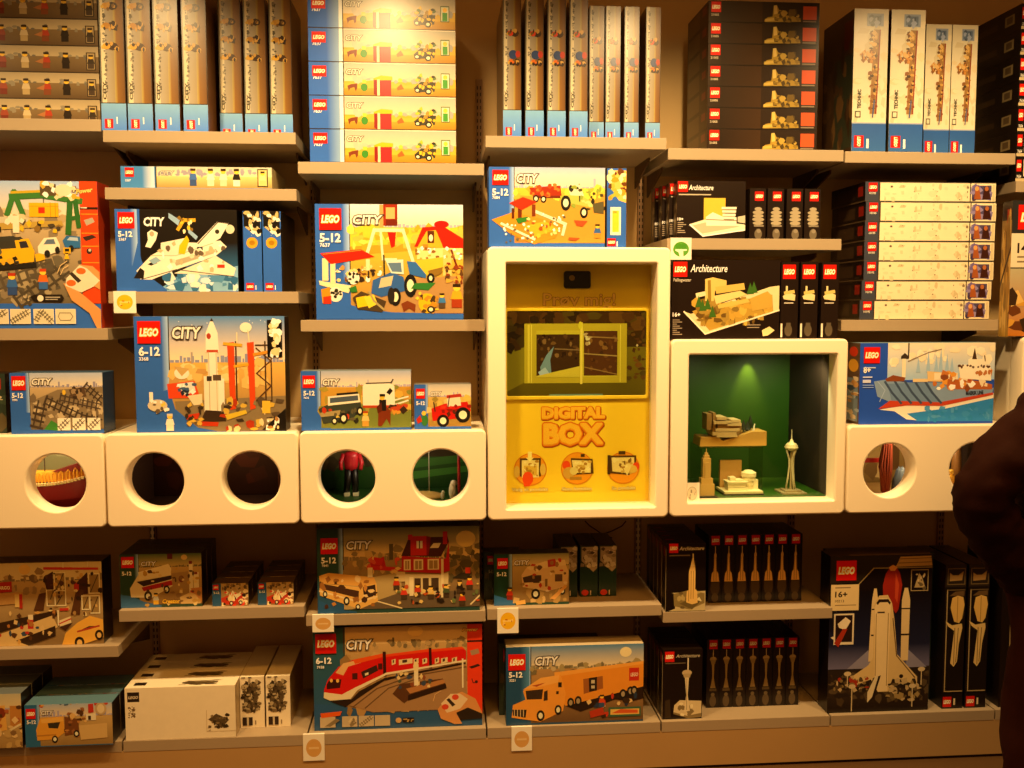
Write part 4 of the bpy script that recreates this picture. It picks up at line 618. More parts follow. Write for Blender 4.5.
def A_bigshuttle(a):                             # panel (805,520) 3.84x : x98..485 y135..740
    a.G('1a100c', '140d0c', *a.rect).G('120c0c', '1c2036', 98, 270, 485, 480).G('1c2036', '6a6a84', 98, 480, 485, 572).P('2c221a', 98, 575, 485, 568, 485, 740, 98, 740).G('3a2c1e', '1c130d', 98, 655, 485, 740).N(3, 50, 98, 590, 485, 700, '4a3a26 2a2018 5a4a34', 12, 40)
    a.P('8a8a98', 170, 572, 250, 500, 260, 572).P('8a8a98', 400, 500, 475, 572, 395, 572)
    a.P('2c241c', 98, 135, 485, 135, 485, 182, 260, 182, 212, 236, 98, 240).L('a08a5a', 4, 206, 245, 262, 184, 485, 184).P('c8a05a', 362, 142, 480, 140, 485, 178, 345, 180, 355, 160).L('7a5c30', 3, 362, 150, 480, 148).L('7a5c30', 3, 355, 166, 480, 164)
    a.R('e8d09a', 102, 244, 208, 344).T('2a1c12', '16+', 118, 292, 22, 46, .03).T('6a543a', '10213', 118, 312, 10, 34).R('8a7450', 118, 254, 176, 258).R('8a7450', 118, 322, 198, 325)
    a.R('e8dcc0', 116, 356, 192, 476).R('2a1a14', 122, 362, 186, 466).P('f0e4c8', 130, 395, 160, 370, 180, 385, 160, 420, 135, 410).P('a8341c', 118, 470, 150, 415, 168, 415, 135, 486).P('e8dcc0', 104, 448, 122, 440, 122, 460)
    a.L('b8a070', 3, 406, 194, 470, 194, 470, 274, 406, 274, 406, 194).P('b8a070', 418, 262, 435, 205, 446, 220, 460, 262).N(4, 10, 415, 205, 462, 268, '6a5a3c d8c090', 5, 14)
    a.P('a02818', 298, 250, 308, 205, 325, 180, 346, 178, 362, 205, 372, 250, 360, 345, 350, 360, 300, 290).P('e8a050', 318, 182, 335, 172, 352, 182, 342, 195, 326, 195).P('c84a2a', 345, 200, 360, 250, 355, 320, 345, 300)
    for x, w in ((258, 24), (372, 32)): a.P('e8ce98', x, 310, x+w*.3, 262, x+w*.7, 262, x+w, 310, x+w-2, 545, x-8 if x < 300 else x+2, 545); a.R('2a1c14', x, 340, x+w, 345); a.R('2a1c14', x, 440, x+w, 446)
    a.P('2a1c14', x-4, 440, x+36, 440, x+36, 447, x-4, 447).P('e0c488', 180, 608, 250, 560, 268, 530, 268, 320, 285, 290, 318, 288, 335, 320, 345, 380, 360, 520, 440, 610, 440, 640, 345, 615, 328, 665, 290, 665, 262, 615, 190, 640).P('f0d8a4', 270, 330, 288, 300, 316, 300, 330, 330, 326, 662, 290, 664, 275, 600)
    a.P('2a1c14', 275, 318, 285, 304, 320, 304, 330, 318, 326, 326, 318, 316, 288, 316, 280, 326).R('4a3828', 280, 352, 308, 358).L('a88a54', 3, 276, 360, 278, 600).L('a88a54', 3, 322, 360, 322, 640).L('6a5232', 4, 340, 380, 358, 525, 430, 612).P('2a1c14', 250, 690, 270, 610, 300, 600, 275, 690).P('e8d8b0', 250, 665, 280, 600, 290, 605, 268, 685, 250, 705).E('2a1c14', 378, 606, 8, 8).N(6, 40, 120, 600, 250, 660, 'c8b080 5a4a30 a8341c 8a7448', 6, 18).N(7, 40, 330, 620, 450, 700, 'a8905c 3a2c1c 6a5838 c8b080', 8, 26)
    for x, y0, y1 in ((190, 640, 735), (422, 645, 725), (172, 590, 640), (455, 580, 640)): a.L('d8c498', 4, x, y0, x, y1).E('d8c498', x, y0, 14, 9)
    a.logo(120, 152, 196, 228)
def A_bigspine(a):                               # panel (805,520) x528..612 y165..722
    a.R('17100b', *a.rect).R('2c2218', 528, 165, 612, 250).L('7a6440', 3, 538, 180, 606, 180, 606, 240, 538, 240, 538, 180).P('b08a50', 545, 195, 558, 205, 580, 205, 600, 190, 595, 225, 545, 228).L('b8a070', 4, 538, 262, 538, 655, 608, 655).L('7a6440', 3, 538, 262, 608, 262).P('6a5030', 545, 285, 570, 268, 606, 266, 606, 285).P('eac06a', 552, 330, 558, 292, 580, 284, 602, 290, 608, 320, 600, 372, 588, 390, 568, 384).L('b88a40', 3, 580, 290, 580, 385).P('e8c880', 534, 382, 560, 398, 600, 392, 602, 410, 590, 470, 585, 540, 572, 560, 558, 545, 565, 470, 570, 420, 545, 402).L('8a6a34', 3, 572, 410, 572, 550).L('8a6a34', 3, 586, 410, 580, 540).R('0c0704', 528, 660, 612, 664).T('e8d8b0', '1', 576, 708, 26, 7)
    a.logo(533, 676, 568, 716)
def A_bigtop(a): a.R('2a1c12', *a.rect).R('5a4428', 20, 70, 100, 96).R('3a2818', 10, 20, 60, 50)
def A_m6low(a): a.R('1a1009', *a.rect).R('b8a070', 10, 40, 80, 75).logo(40, 8, 90, 26)
# ------------------------------------------------------------------ the room
def slab(name, x0, x1, y0, y1, z0, z1, m, kind='structure', bev=0):
    bm = bmesh.new(); bm_box(bm, x0, x1, y0, y1, z0, z1, bev); return tag(done(bm, name, m), kind=kind)
slab('floor', -4.5, 5, -2.5, WALL_Y, -.1, 0, M['floor'])
slab('wall_back', -4.5, 5, WALL_Y, WALL_Y+.1, 0, 3.6, M['wall'])
slab('ceiling', -4.5, 5, -2.5, WALL_Y+.1, 3.6, 3.7, M['ceil'])
ZB = H-1.526
slab('baseboard_back', seam(-1), seam(8), SHELF_Y+.001, SHELF_Y+.03, .012, ZB-.04, M['kick'])
slab('trim_1', seam(-1), seam(8), SHELF_Y+.012, SHELF_Y+.026, 0, .012, M['gap'])
for i in range(1, 7):                             # slotted uprights on the wall between the bays
    bm = bmesh.new(); x = seam(i); bm_box(bm, x-.013, x+.013, WALL_Y-.016, WALL_Y-.0005, 0.0005, 2.62)
    o = done(bm, 'slotted_upright', M['upright'])
    bm = bmesh.new()
    for k in range(101):
        z = .03+k*.0255
        for s in (-1, 1): bm_box(bm, x+s*.006-.002, x+s*.006+.002, WALL_Y-.0172, WALL_Y-.0158, z, z+.014)
    done(bm, 'slot_row', M['slot'], o)
    tag(o, 'tan slotted steel upright on the back wall, %s from the left' % ORD[i-1], 'upright', 'slotted uprights on the wall')
def shelf(i, z, label, dep=None, th=.04, front=SHELF_Y, back=None, brackets=True):
    x0, x1 = seam(i)+.003, seam(i+1)-.003; back = back or WALL_Y-.018
    o = empty('shelf', ((x0+x1)/2, front, z)); w = x1-x0
    bm = bmesh.new(); bm_box(bm, -w/2, w/2, .004, back-front, -th, 0, .002); done(bm, 'board', M['shelf'], o)
    bm = bmesh.new(); bm_box(bm, -w/2, w/2, 0, .0039, -th, 0, .0015); done(bm, 'front_edge', M['shelf'], o)
    if brackets:
        for s in (-1, 1):
            bm = bmesh.new(); x = s*(w/2-.022); d = back-front
            for xx in (x-.003, x+.003): pass
            v = [bm.verts.new(p) for p in ((x-.003, d, -th-.0005), (x-.003, d-.25, -th-.0005), (x-.003, d-.25, -th-.015), (x-.003, d, -th-.085))]
            u = [bm.verts.new((q.co.x+.006, q.co.y, q.co.z)) for q in v]
            bm.faces.new(v); bm.faces.new(u[::-1])
            for k in range(4): bm.faces.new((v[k], v[(k+1) % 4], u[(k+1) % 4], u[k]))
            done(bm, 'bracket', M['rail'], o)
    return tag(o, label, 'shelf', 'tan shelf boards')
zz = lambda x, y, Y=SHELF_Y: at(x, y, Y).z
S0, ST, L0 = zz(50, 118.7), zz(50, 328.5), zz(60, 647.5)
S1, S2, S3, S4, S5 = H+.615, H+.516, H+.613, H+.578, H+.574
M1A, M1B, M2A, A4, W5 = H+.4225, H+.069, H-.030, H+.260, H-.034
L1, L2, L3, L4 = H-1.0513, H-1.0851, H-1.0802, H-1.1088
S6 = zz(1020, 181)
shelf(0, S0, 'shelf at top left under the stack of flat figure boxes')
shelf(0, ST, 'shelf at far left carrying the big orange striped train box')
shelf(0, L0, 'lower far left shelf carrying the wide airport box')
shelf(1, S1, 'high shelf under the seven upright silver blue boxes at left')
shelf(1, M1A, 'shelf carrying only one long thin flat box')
shelf(1, M1B, 'shelf carrying the black space shuttle box and two blue spines')
shelf(1, L1, 'lower shelf carrying the ambulance box and small boxes')
shelf(2, S2, 'shelf under the stack of five blue and yellow farm boxes')
shelf(2, M2A, 'shelf carrying the large farm box with red barn')
shelf(2, L2, 'lower shelf carrying the street corner box with red house')
shelf(3, S3, 'high shelf under eight upright silver blue boxes above the kiosk')
shelf(3, L3, 'lower shelf below the kiosk carrying the camper van box')
shelf(4, S4, 'high shelf under the stack of seven dark boxes with orange squares')
shelf(4, A4, 'shelf carrying the round museum box and dark narrow boxes')
shelf(4, L4, 'lower shelf carrying the skyscraper tower boxes')
shelf(5, S5, 'high shelf under four upright cream boxes with blue feet')
shelf(5, W5, 'shelf under the stack of seven cream long boxes')
shelf(6, S6, 'shelf at upper right edge under a stack of dark boxes', brackets=False)
for i, lb in enumerate(['bottom shelf of far left bay under the two yellow truck boxes', 'bottom shelf under the white cartons', 'bottom shelf under the red passenger train box', 'bottom shelf under the yellow lorry box', 'bottom shelf under the observation tower boxes', 'bottom shelf under the large rocket launch box', 'bottom shelf at far right behind the person']):
    shelf(i, ZB, lb, brackets=False)

# ------------------------------------------------------------------ white display cubes with round portholes
def shell(name, w, h, d, y0, t, m, parent, back=True):
    bm = bmesh.new(); bm_box(bm, -w/2, w/2, y0, y0+d, 0, t); bm_box(bm, -w/2, w/2, y0, y0+d, h-t, h)
    bm_box(bm, -w/2, -w/2+t, y0, y0+d, t, h-t); bm_box(bm, w/2-t, w/2, y0, y0+d, t, h-t)
    if back: bm_box(bm, -w/2+t, w/2-t, y0+d-t, y0+d, t, h-t)
    return done(bm, name, m, parent)
CZ0 = zz(300, 523.9, CUBE_Y)
def porthole_cube(i, ytop, label, sky=None, z0=None, pane=None):
    z1 = zz((seam(i)-X0)/MOD*187-85+93, ytop, CUBE_Y); z0 = z0 or CZ0; w = MOD-.007; h = z1-z0
    o = empty('display_cube', ((seam(i)+seam(i+1))/2, CUBE_Y, z0)); tag(o, label, 'display cube', 'white display cubes with two portholes')
    r = .1045; cz = h*.485
    plate('front_panel', w, h, [circle(s*MOD*.25, cz, r) for s in (-1, 1)], .085, .006, M['white'], o)
    d = WALL_Y-.02-CUBE_Y-.0855
    shell('housing', w-.004, h-.004, d, .0855, .008, M['white'], o)
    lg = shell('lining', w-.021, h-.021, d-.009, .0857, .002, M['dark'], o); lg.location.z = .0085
    if sky:
        A = Art(w-.03, h-.03, .002, (0, 0, 100, 50)); sky(A); b = A.build(o, 'backdrop_picture'); b.location = (0, .0857+d-.014, .014)
    return o, z0, h
def sky0(a): a.G('d8cf98', 'b8b070', *a.rect).P('8a9a5a', 40, 0, 100, 0, 100, 16, 40, 8).N(3, 20, 0, 0, 100, 20, 'e0d8a4 c8c088', 6, 24)
def reflection_bars1(a): a.R('2a1408', *a.rect).N(3, 20, 0, 5, 100, 40, '3a1c0e 2a140a 46200f', 4, 14).R('7a4a2c', 36, 0, 37.6, 50).R('6a3c22', 78, 0, 79, 50)  # pale upright bars: a dim reflection painted onto the dark backdrop
def sky2(a): a.G('241a0e', '3a2c14', 0, 0, 100, 26).G('2c5a1e', '1f4416', 0, 26, 100, 50).P('3f7a2a', 40, 30, 100, 24, 100, 29, 40, 36).P('4a8a30', 40, 38, 100, 32, 100, 36, 40, 44).P('6a5a34', 0, 20, 40, 16, 44, 30, 0, 34).N(3, 26, 0, 4, 50, 30, '4a3a20 6a5430 3a2a16', 4, 12)
def sky5(a): a.G('b89a5c', '8a6a34', *a.rect).N(3, 40, 0, 0, 100, 44, 'd8b878 a88850 7a5a30 c8a468', 4, 14).R('5a3a1c', 30, 0, 34, 50).R('6a4a28', 62, 0, 70, 40)
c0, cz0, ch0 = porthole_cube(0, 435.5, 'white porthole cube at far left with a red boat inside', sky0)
c1, cz1, ch1 = porthole_cube(1, 433.2, 'white porthole cube with two dark holes below the rocket box', reflection_bars1)
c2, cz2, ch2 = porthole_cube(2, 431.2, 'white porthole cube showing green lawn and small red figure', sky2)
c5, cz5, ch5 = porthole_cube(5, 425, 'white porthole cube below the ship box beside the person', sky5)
CT = [cz0+ch0, cz1+ch1, cz2+ch2, 0, 0, cz5+ch5]

# ------------------------------------------------------------------ kiosk
def framed(i, ytop, ybot, op, depth, name, label, cat):
    xm = (seam(i)-X0)/MOD*187-85+93; z0, z1 = zz(xm, ybot, CUBE_Y), zz(xm, ytop, CUBE_Y); w = MOD-.007; xc = (seam(i)+seam(i+1))/2
    o = empty(name, (xc, CUBE_Y, z0)); tag(o, label, cat)
    a, b = at(op[0], op[1], CUBE_Y), at(op[2], op[3], CUBE_Y)
    plate('front_frame', w, z1-z0, [rrect(a.x-xc, b.z-z0, b.x-xc, a.z-z0, .012)[::-1]], depth, .007, M['white'], o)
    return o, xc, z0, z1, w, a, b
k, kx, kz0, kz1, kw, ka, kb = framed(3, 247, 519.3, (504, 260.8, 657, 508.5), .11, 'scanner_kiosk', 'tall white framed kiosk with yellow panel, screen and orange title', 'kiosk')
shell('housing', kw-.004, kz1-kz0-.004, WALL_Y-.02-CUBE_Y-.1105, .1105, .01, M['white'], k)
YP = CUBE_Y+.115
def on_panel(px0, py0, px1, py1, Y):
    "width, height, x centre and foot of the rectangle seen at those pixels on plane Y"
    m, n = (px0+px1)/2, (py0+py1)/2; return at(px1, n, Y).x-at(px0, n, Y).x, at(m, py0, Y).z-at(m, py1, Y).z, at(m, n, Y).x, at(m, py1, Y).z
def local(o, root, x, y, z): o.location = (x-root.location.x, y-root.location.y, z-root.location.z); return o
w, h, x, z = on_panel(495, 252, 662, 512, YP)
bm = bmesh.new(); bm_box(bm, -w/2, w/2, 0, .012, 0, h); local(done(bm, 'yellow_panel', M['yellow'], k), k, x, YP, z)
def icon(a, cx, cy):
    a.E('f7a21a', cx, cy, 16, 16, 28).L('e07a10', .8, *[v for q in range(29) for v in (cx+16*math.cos(q*math.pi/14), cy+16*math.sin(q*math.pi/14))])
def A_kioskprint(a):
    a.T('ffce6a', 'Prøv mig!', 543, 304.5, 12.5, 72, .015, 0, out='8a4a12', ow=.022)
    TX = (('DIGITAL', 542.5, 416.6, 10.8, 62, 1.05), ('BOX', 544.5, 442.2, 20, 58, 1.8))
    for t, x, y, hh, w, r in TX: a.TR('a8420c', t, x+.5, y+.7, hh, w, r*1.75)
    for t, x, y, hh, w, r in TX: a.TR('e2680c', t, x, y, hh, w, r*1.45)
    for t, x, y, hh, w, r in TX: a.TR('f89a18', t, x, y, hh, w, r*.95)
    for t, x, y, hh, w, r in TX: a.TR('ffc436', t, x, y-r*.35, hh-.4, w, r*.5)
    icon(a, 530.5, 468); icon(a, 577.5, 467.5); icon(a, 624, 467.5)
    a.R('5a3a12', 520, 456.5, 541, 475).R('f4e09a', 522, 458.5, 539, 476).R('e0b84a', 524, 464, 537, 474).N(2, 14, 523, 459, 538, 475, 'b8862a f8ecb0 8a6420', 1.5, 4).E('ee4a14', 528, 477, 5.5, 7, 12).R('ee4a14', 524, 478, 530, 485).P('fff2a0', 528, 450, 532, 450, 532, 456, 534, 456, 530, 460, 526, 456, 528, 456).E('e8c25a', 517, 470, 3, 6).E('e8c25a', 543, 468, 3, 6)
    a.P('5a3a12', 571, 457, 593, 458, 594, 473, 573, 474).P('f4e09a', 572, 459, 591, 460, 591, 472, 574, 472).R('4a3010', 581, 453, 585, 456).N(3, 14, 573, 460, 590, 472, 'd8b050 f8ecb0 b8862a', 1.5, 5).E('ee4a14', 566.5, 464, 4, 4.5, 12).E('d8a848', 569, 472, 6, 6).E('e8d48a', 574, 470, 4, 4).R('b8862a', 570, 476, 582, 479)
    a.R('4a3010', 608, 454.5, 611, 474).P('5a3a12', 610, 455, 637, 455, 637, 469, 630, 475, 611, 473).P('f4e09a', 612, 457, 635, 457, 635, 468, 629, 473, 613, 471).R('4a3010', 619, 450.5, 626, 454).N(4, 18, 613, 458, 634, 472, 'd8b050 b8862a f8ecb0 8a6420', 1.5, 5).E('ee4a14', 637, 466, 3.5, 4, 12).E('e8c25a', 634, 469, 4, 4).P('f4e09a', 624, 468, 632, 466, 628, 476)
    for t, x, w in (('Vælg et produkt', 512, 36), ('Skan forsiden', 562, 30), ('Se produkt', 612.5, 24)): a.T('fff0b0', t, x, 489.5, 3.2, w, .02, 0, out='9a6a18', ow=.05)
A = Art(w, h, 0, (495, 252, 662, 512)); A_kioskprint(A); local(A.build(k, 'printed_lettering', M['matte']), k, x, YP-.0002, z)
# camera window
w, h, x, z = on_panel(563.8, 271, 590.8, 288.3, YP-.004)
pl = plate('camera_window', w, h, [], .005, .0012, M['black'], k, rad=.008); local(pl, k, x, YP-.006, z)
bm = bmesh.new(); bm_lathe(bm, [(.010, 0), (.010, .003), (.0075, .004), (.0065, .001), (.001, .0008)], 24); bm.transform(Matrix.Rotation(math.pi/2, 4, 'X'))
p = at(572, 278, YP-.006); local(done(bm, 'lens', M['matte'], pl, col='b08a4a'), k, p.x, p.y-.0005, p.z); bpy.data.objects['lens'].location -= pl.location
# screen, bezel and the picture it shows
YS = YP-.008; w, h, x, z = on_panel(504.5, 308.2, 649.5, 399.4, YS); sw, sh, sx, sz = on_panel(506.8, 311.2, 647.2, 397, YS-.004)
local(plate('screen_bezel', w, h, [rrect(-sw/2, .0115, sw/2, .0115+sh, .008)[::-1]], .0075, .002, M['yellow'], k, rad=.01), k, x, YS-.0005, z)
def A_screen(a):                                 # kiosk screen, panel (460,250) 4x
    a.G('3a2208', '34240a', 185, 242, 748, 400).G('6a5e14', '54480c', 185, 388, 748, 592).P('7a7018', 185, 390, 260, 390, 260, 530, 185, 570).N(2, 30, 190, 245, 745, 300, '4a2c10 5a3a14 2a1a08 4a3a10', 20, 60).N(3, 14, 190, 300, 256, 390, '241806 3a2c0c 3a2408', 20, 50).N(4, 26, 668, 300, 745, 520, '5a3a14 6a4416 4a3a10 4a2c10', 8, 26).E('c8b080', 710, 382, 4, 5)
    a.R('b0a028', 257, 292, 668, 535).R('d0c040', 270, 296, 278, 533).R('dccc50', 284, 296, 287, 533).R('d0c040', 640, 296, 644, 533).R('bcae30', 305, 320, 630, 510)
    a.R('3a2410', 305, 336, 478, 505).R('4e2c14', 495, 322, 630, 505).N(5, 30, 310, 340, 475, 440, '54381c 2a180a 6a4a26 7a5a34', 6, 20).P('6a8a90', 320, 470, 345, 420, 375, 385, 360, 440, 365, 495, 325, 505).P('9ab4b8', 312, 490, 340, 470, 360, 500, 320, 505).L('7a6040', 5, 380, 395, 475, 400).N(6, 26, 500, 330, 628, 500, '6a4420 5a3416 7a5428 3a2210', 6, 20).L('8a6a38', 5, 500, 345, 628, 352).L('9a8048', 5, 497, 415, 628, 425).L('8a6a38', 4, 497, 470, 628, 500).P('c4b43a', 305, 505, 478, 466, 478, 510, 305, 510).N(7, 8, 498, 325, 520, 380, 'c8c090 a89060', 6, 20)
    a.L('dcc850', 9, 485, 292, 485, 535).E('c8c030', 480, 300, 8, 16).R('6a8a78', 357, 580, 572, 590)
A = Art(sw, sh, 0, (185, 242, 748, 592)); A_screen(A); local(A.build(k, 'screen', M['screen']), k, sx, YS+.0025, sz)
bm = bmesh.new(); bm_box(bm, -sw/2-.005, sw/2+.005, 0, .0035, 0, sh+.006); local(done(bm, 'screen_back', M['black'], k), k, sx, YS+.0032, sz-.003)
bm = bmesh.new(); ww, hh = kb.x-ka.x, ka.z-kb.z; bm_box(bm, -ww/2+.001, ww/2-.001, 0, .004, .001, hh-.001); local(done(bm, 'clear_pane', M['glass'], k), k, (ka.x+kb.x)/2, CUBE_Y+.075, kb.z)
for q, pts in enumerate((((585, 519), (590, 524), (602, 532), (612, 536)), ((626, 519), (622, 524), (612, 529), (600, 533)))):
    bm = bmesh.new(); bm_tube(bm, [at(px, py+2, WALL_Y-.06) for px, py in pts], .0025, 6)
    done(bm, 'power_cable', M['cable'], k, -k.location, smooth=True)

# ------------------------------------------------------------------ green display case
g, gx, gz0, gz1, gw, ga, gb = framed(4, 339.2, 515.6, (687.5, 353, 836, 502), .08, 'display_case', 'white framed glass case lined in green holding pale building models', 'display case')
gd = WALL_Y-.02-CUBE_Y-.0805; shell('housing', gw-.004, gz1-gz0-.004, gd, .0805, .008, M['white'], g)
gw2, gh2 = gb.x-ga.x, ga.z-gb.z; gxc = (ga.x+gb.x)/2; fz = gb.z+.004
bm = bmesh.new(); d0, d1 = .087, gd+.070; hw = gw2/2+.012
bm_box(bm, -hw, hw, d0, d1, -.004, 0); bm_box(bm, -hw, hw, d1-.004, d1, 0, gh2+.02); bm_box(bm, -hw, -hw+.004, d0, d1, 0, gh2+.02); bm_box(bm, -hw, hw, d0, d1, gh2+.02, gh2+.024)
local(done(bm, 'green_lining', M['green'], g), g, gxc, CUBE_Y, fz)
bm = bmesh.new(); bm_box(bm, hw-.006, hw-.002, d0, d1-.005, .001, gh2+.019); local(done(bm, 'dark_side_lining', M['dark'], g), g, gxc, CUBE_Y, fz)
bm = bmesh.new(); bm_box(bm, -gw2/2+.001, gw2/2-.001, .072, .076, .002, gh2-.002); local(done(bm, 'clear_pane', M['glass'], g), g, gxc, CUBE_Y, gb.z)
def model(name, label, px, py, Y, m, col): p = at(px, py, Y); return p
def dep_case(x, y): return min(max(depth_on(x, y, fz), CUBE_Y+.1), WALL_Y-.1)
TAN, PALE, STONE = 'd8b070', 'f2e4c0', 'c0ac88'
# skyscraper
Y = CUBE_Y+.095; u = at(712, 470, Y).x-at(702, 470, Y).x; u /= 10; p = at(708, 493, Y)
o = empty('tower_model', (p.x, Y+.03, fz+.0005)); tag(o, 'pale stepped skyscraper model at left in the green case', 'model')
bm = bmesh.new(); bm_box(bm, -9.5*u, 9.5*u, -9*u, 9*u, 0, 1.5*u, .0006); done(bm, 'base_plate', M['matte'], o, col='2a2018')
bm = bmesh.new()
for w_, z0_, z1_ in ((7.2, 1.5, 13), (5.8, 13, 18.5), (4, 18.5, 38), (2.8, 38, 41), (1.6, 41, 43.5)): bm_box(bm, -w_*u, w_*u, -w_*.8*u, w_*.8*u, z0_*u, z1_*u, .0005)
for w_, z0_, z1_ in ((4.4, 18.5, 34), (2.2, 13, 40)): bm_box(bm, -w_*.5*u, w_*.5*u, -w_*1.0*u, w_*1.0*u, z0_*u, z1_*u, .0004)
done(bm, 'tower', M['matte'], o, col=TAN)
bm = bmesh.new(); bm_tube(bm, [(0, 0, 43.5*u), (0, 0, 48*u)], .6*u, 8, .2*u); done(bm, 'spire', M['matte'], o, col=TAN)
# museum with round tower and slab
Y = CUBE_Y+.13; u = (at(765, 490, Y).x-at(725, 490, Y).x)/40; p = at(744, 493, Y)
o = empty('museum_model', (p.x, Y+.06, fz+.0005)); tag(o, 'white museum model with round stepped drum under the clear stand', 'model')
bm = bmesh.new(); bm_box(bm, -20*u, 20*u, -16*u, 16*u, 0, 1.3*u, .0005); done(bm, 'base_plate', M['matte'], o, col='2a2018')
bm = bmesh.new(); bm_box(bm, -19*u, 19.5*u, -15*u, 15*u, 1.3*u, 3.5*u, .0005); done(bm, 'pavement', M['matte'], o, col=PALE)
bm = bmesh.new(); bm_box(bm, -17*u, 5*u, 8*u, 12*u, 3.5*u, 31*u, .0005); done(bm, 'tower_slab', M['matte'], o, col='c89a60')
bm = bmesh.new(); bm_lathe(bm, [(5, 3.5), (5, 8), (6, 8), (6, 11), (5.3, 11), (5.3, 12), (6.7, 12), (6.7, 15), (6, 15), (6, 16), (7.4, 16), (7.4, 20), (6.6, 20), (4, 22), (1, 22.6)], 28); bm.transform(Matrix.Scale(u, 4)); bm.transform(Matrix.Translation((9.5*u, 0, 0))); done(bm, 'round_drum', M['matte'], o, col=PALE)
bm = bmesh.new()
for b in ((-14, 6, -10, 4, 3.5, 6), (-14, 4, -9, 4, 6.5, 11), (-15, 6, -10.5, 5, 11, 12.5), (-11, -5, -6, 3, 12.5, 16), (-6, 2, -8, 2, 12.5, 14), (13, 18, -4, 8, 3.5, 13)): bm_box(bm, *[v*u for v in b], .0005)
done(bm, 'low_wing', M['matte'], o, col=PALE)
# clear stand
Y0 = CUBE_Y+.17; a_, b_ = at(703, 447, Y0), at(775, 490, Y0+.1); top = at(740, 447, Y0).z-fz; w_ = (at(763, 450, Y0).x-at(701, 450, Y0).x)/2
st = empty('clear_stand', ((at(701, 450, Y0).x+at(763, 450, Y0).x)/2, Y0+.075, fz+.0005)); tag(st, 'clear acrylic riser under the terraced house model', 'stand')
bm = bmesh.new(); bm_box(bm, -w_, w_, -.075, .075, top-.004, top, .0005); done(bm, 'stand_top', M['acrylic'], st)
for s in (-1, 1): bm = bmesh.new(); bm_box(bm, s*(w_-.002)-.002, s*(w_-.002)+.002, -.075, .075, 0, top-.0041, .0005); done(bm, 'stand_side', M['acrylic'], st)
# terraced house
u = (at(769, 440, Y0).x-at(700, 440, Y0).x)/69
o = empty('house_model', (at(734.5, 440, Y0).x, Y0+.07, fz+.0012+top)); tag(o, 'tan terraced house model with dark trees on the clear stand', 'model')
bm = bmesh.new()
pr = [(-33, 0), (34, 0), (34, 14), (20, 14), (8, 10), (-10, 5), (-14, 9), (-32, 9)]
v0 = [bm.verts.new((x_*u, -.05, z_*u)) for x_, z_ in pr]; v1 = [bm.verts.new((x_*u, .05, z_*u)) for x_, z_ in pr]
bm.faces.new(v0); bm.faces.new(v1[::-1])
for q in range(len(pr)): bm.faces.new((v0[q], v0[(q+1) % len(pr)], v1[(q+1) % len(pr)], v1[q]))
done(bm, 'rock_base', M['matte'], o, col='e8b058')
bm = bmesh.new()
for x0_, x1_, z0_, z1_ in ((-21, 3, 11, 14), (-18, 6, 14.6, 17.5), (-20, -2, 22, 25), (-6, 8, 20, 23), (-2, 7, 23.5, 26), (-17, -7, 26, 29), (-17, 4, 9, 11)): bm_box(bm, x0_*u, x1_*u, -.058, .03, z0_*u, z1_*u, .0006)
done(bm, 'terrace', M['matte'], o, col='f0cc90')
bm = bmesh.new()
for x0_, x1_, z0_, z1_ in ((-20, -17, 9, 33), (-26, -21, 16, 32), (-15, 6, 11, 25), (6, 9, 12, 20)): bm_box(bm, x0_*u, x1_*u, -.045, .02, z0_*u, z1_*u, .0006)
done(bm, 'chimney_core', M['matte'], o, col='b08850')
rr = random.Random(4)
for q in range(4):
    bm = bmesh.new(); xx = (9+q*4.6)*u; hh_ = (7+rr.random()*5)*u; bm_lathe(bm, [(.8*u, 0), (.8*u, 2*u), (3.4*u, 2.4*u), (2.4*u, hh_*.6), (2.6*u, hh_*.62), (.3*u, hh_+3*u)], 8, (xx, rr.uniform(-.02, .02), 12.5*u if q < 3 else 14*u)); done(bm, 'tree', M['matte'], o, col='16240c')
bm = bmesh.new(); bm_tube(bm, [(23*u, -.02, 14*u), (24.5*u, -.02, 21*u)], 1.2*u, 8, .5*u); done(bm, 'white_trunk', M['matte'], o, col='f6ecd0')
# observation tower
Y = CUBE_Y+.15; u = (at(803, 480, Y).x-at(783, 480, Y).x)/20; p = at(792.5, 493, Y)
o = empty('tower_model', (p.x, Y+.02, fz+.0005)); tag(o, 'slender observation tower model with saucer top at right in the case', 'model')
bm = bmesh.new(); bm_box(bm, -12*u, 12*u, -12*u, 12*u, 0, 1.6*u, .0006); bm_box(bm, -8*u, 8*u, -8*u, 8*u, 1.6*u, 3.2*u, .0006); done(bm, 'base_plate', M['matte'], o, col='a89878')
for q in range(3):
    t = q*2*math.pi/3-math.pi/2+.5
    for s in (-.22, .22):
        bm = bmesh.new(); bm_tube(bm, [(r_*u*math.cos(t+s*(1 if r_ > 2.2 else 2)), r_*u*math.sin(t+s), z_*u) for r_, z_ in ((5, 3), (3.2, 14), (2.1, 26), (2.2, 32), (3, 36), (4.8, 42))], .62*u, 7); done(bm, 'leg', M['matte'], o, smooth=True, col='d8ccb0')
bm = bmesh.new(); bm_tube(bm, [(0, 0, 3*u), (0, 0, 42*u)], 1*u, 8); done(bm, 'core', M['matte'], o, col=STONE)
bm = bmesh.new(); bm_lathe(bm, [(2, 41), (4.6, 42), (6.4, 43.6), (6.6, 45), (5.8, 45.4), (6, 46.6), (4.4, 48.4), (2.2, 49.6), (1.2, 52), (.5, 53)], 28); bm.transform(Matrix.Scale(u, 4)); done(bm, 'saucer', M['matte'], o, smooth=True, col='d0c09a')
bm = bmesh.new(); bm_tube(bm, [(0, 0, 52*u), (0, 0, 62*u)], .7*u, 8, .35*u); done(bm, 'antenna', M['matte'], o, col='d8ccb0')

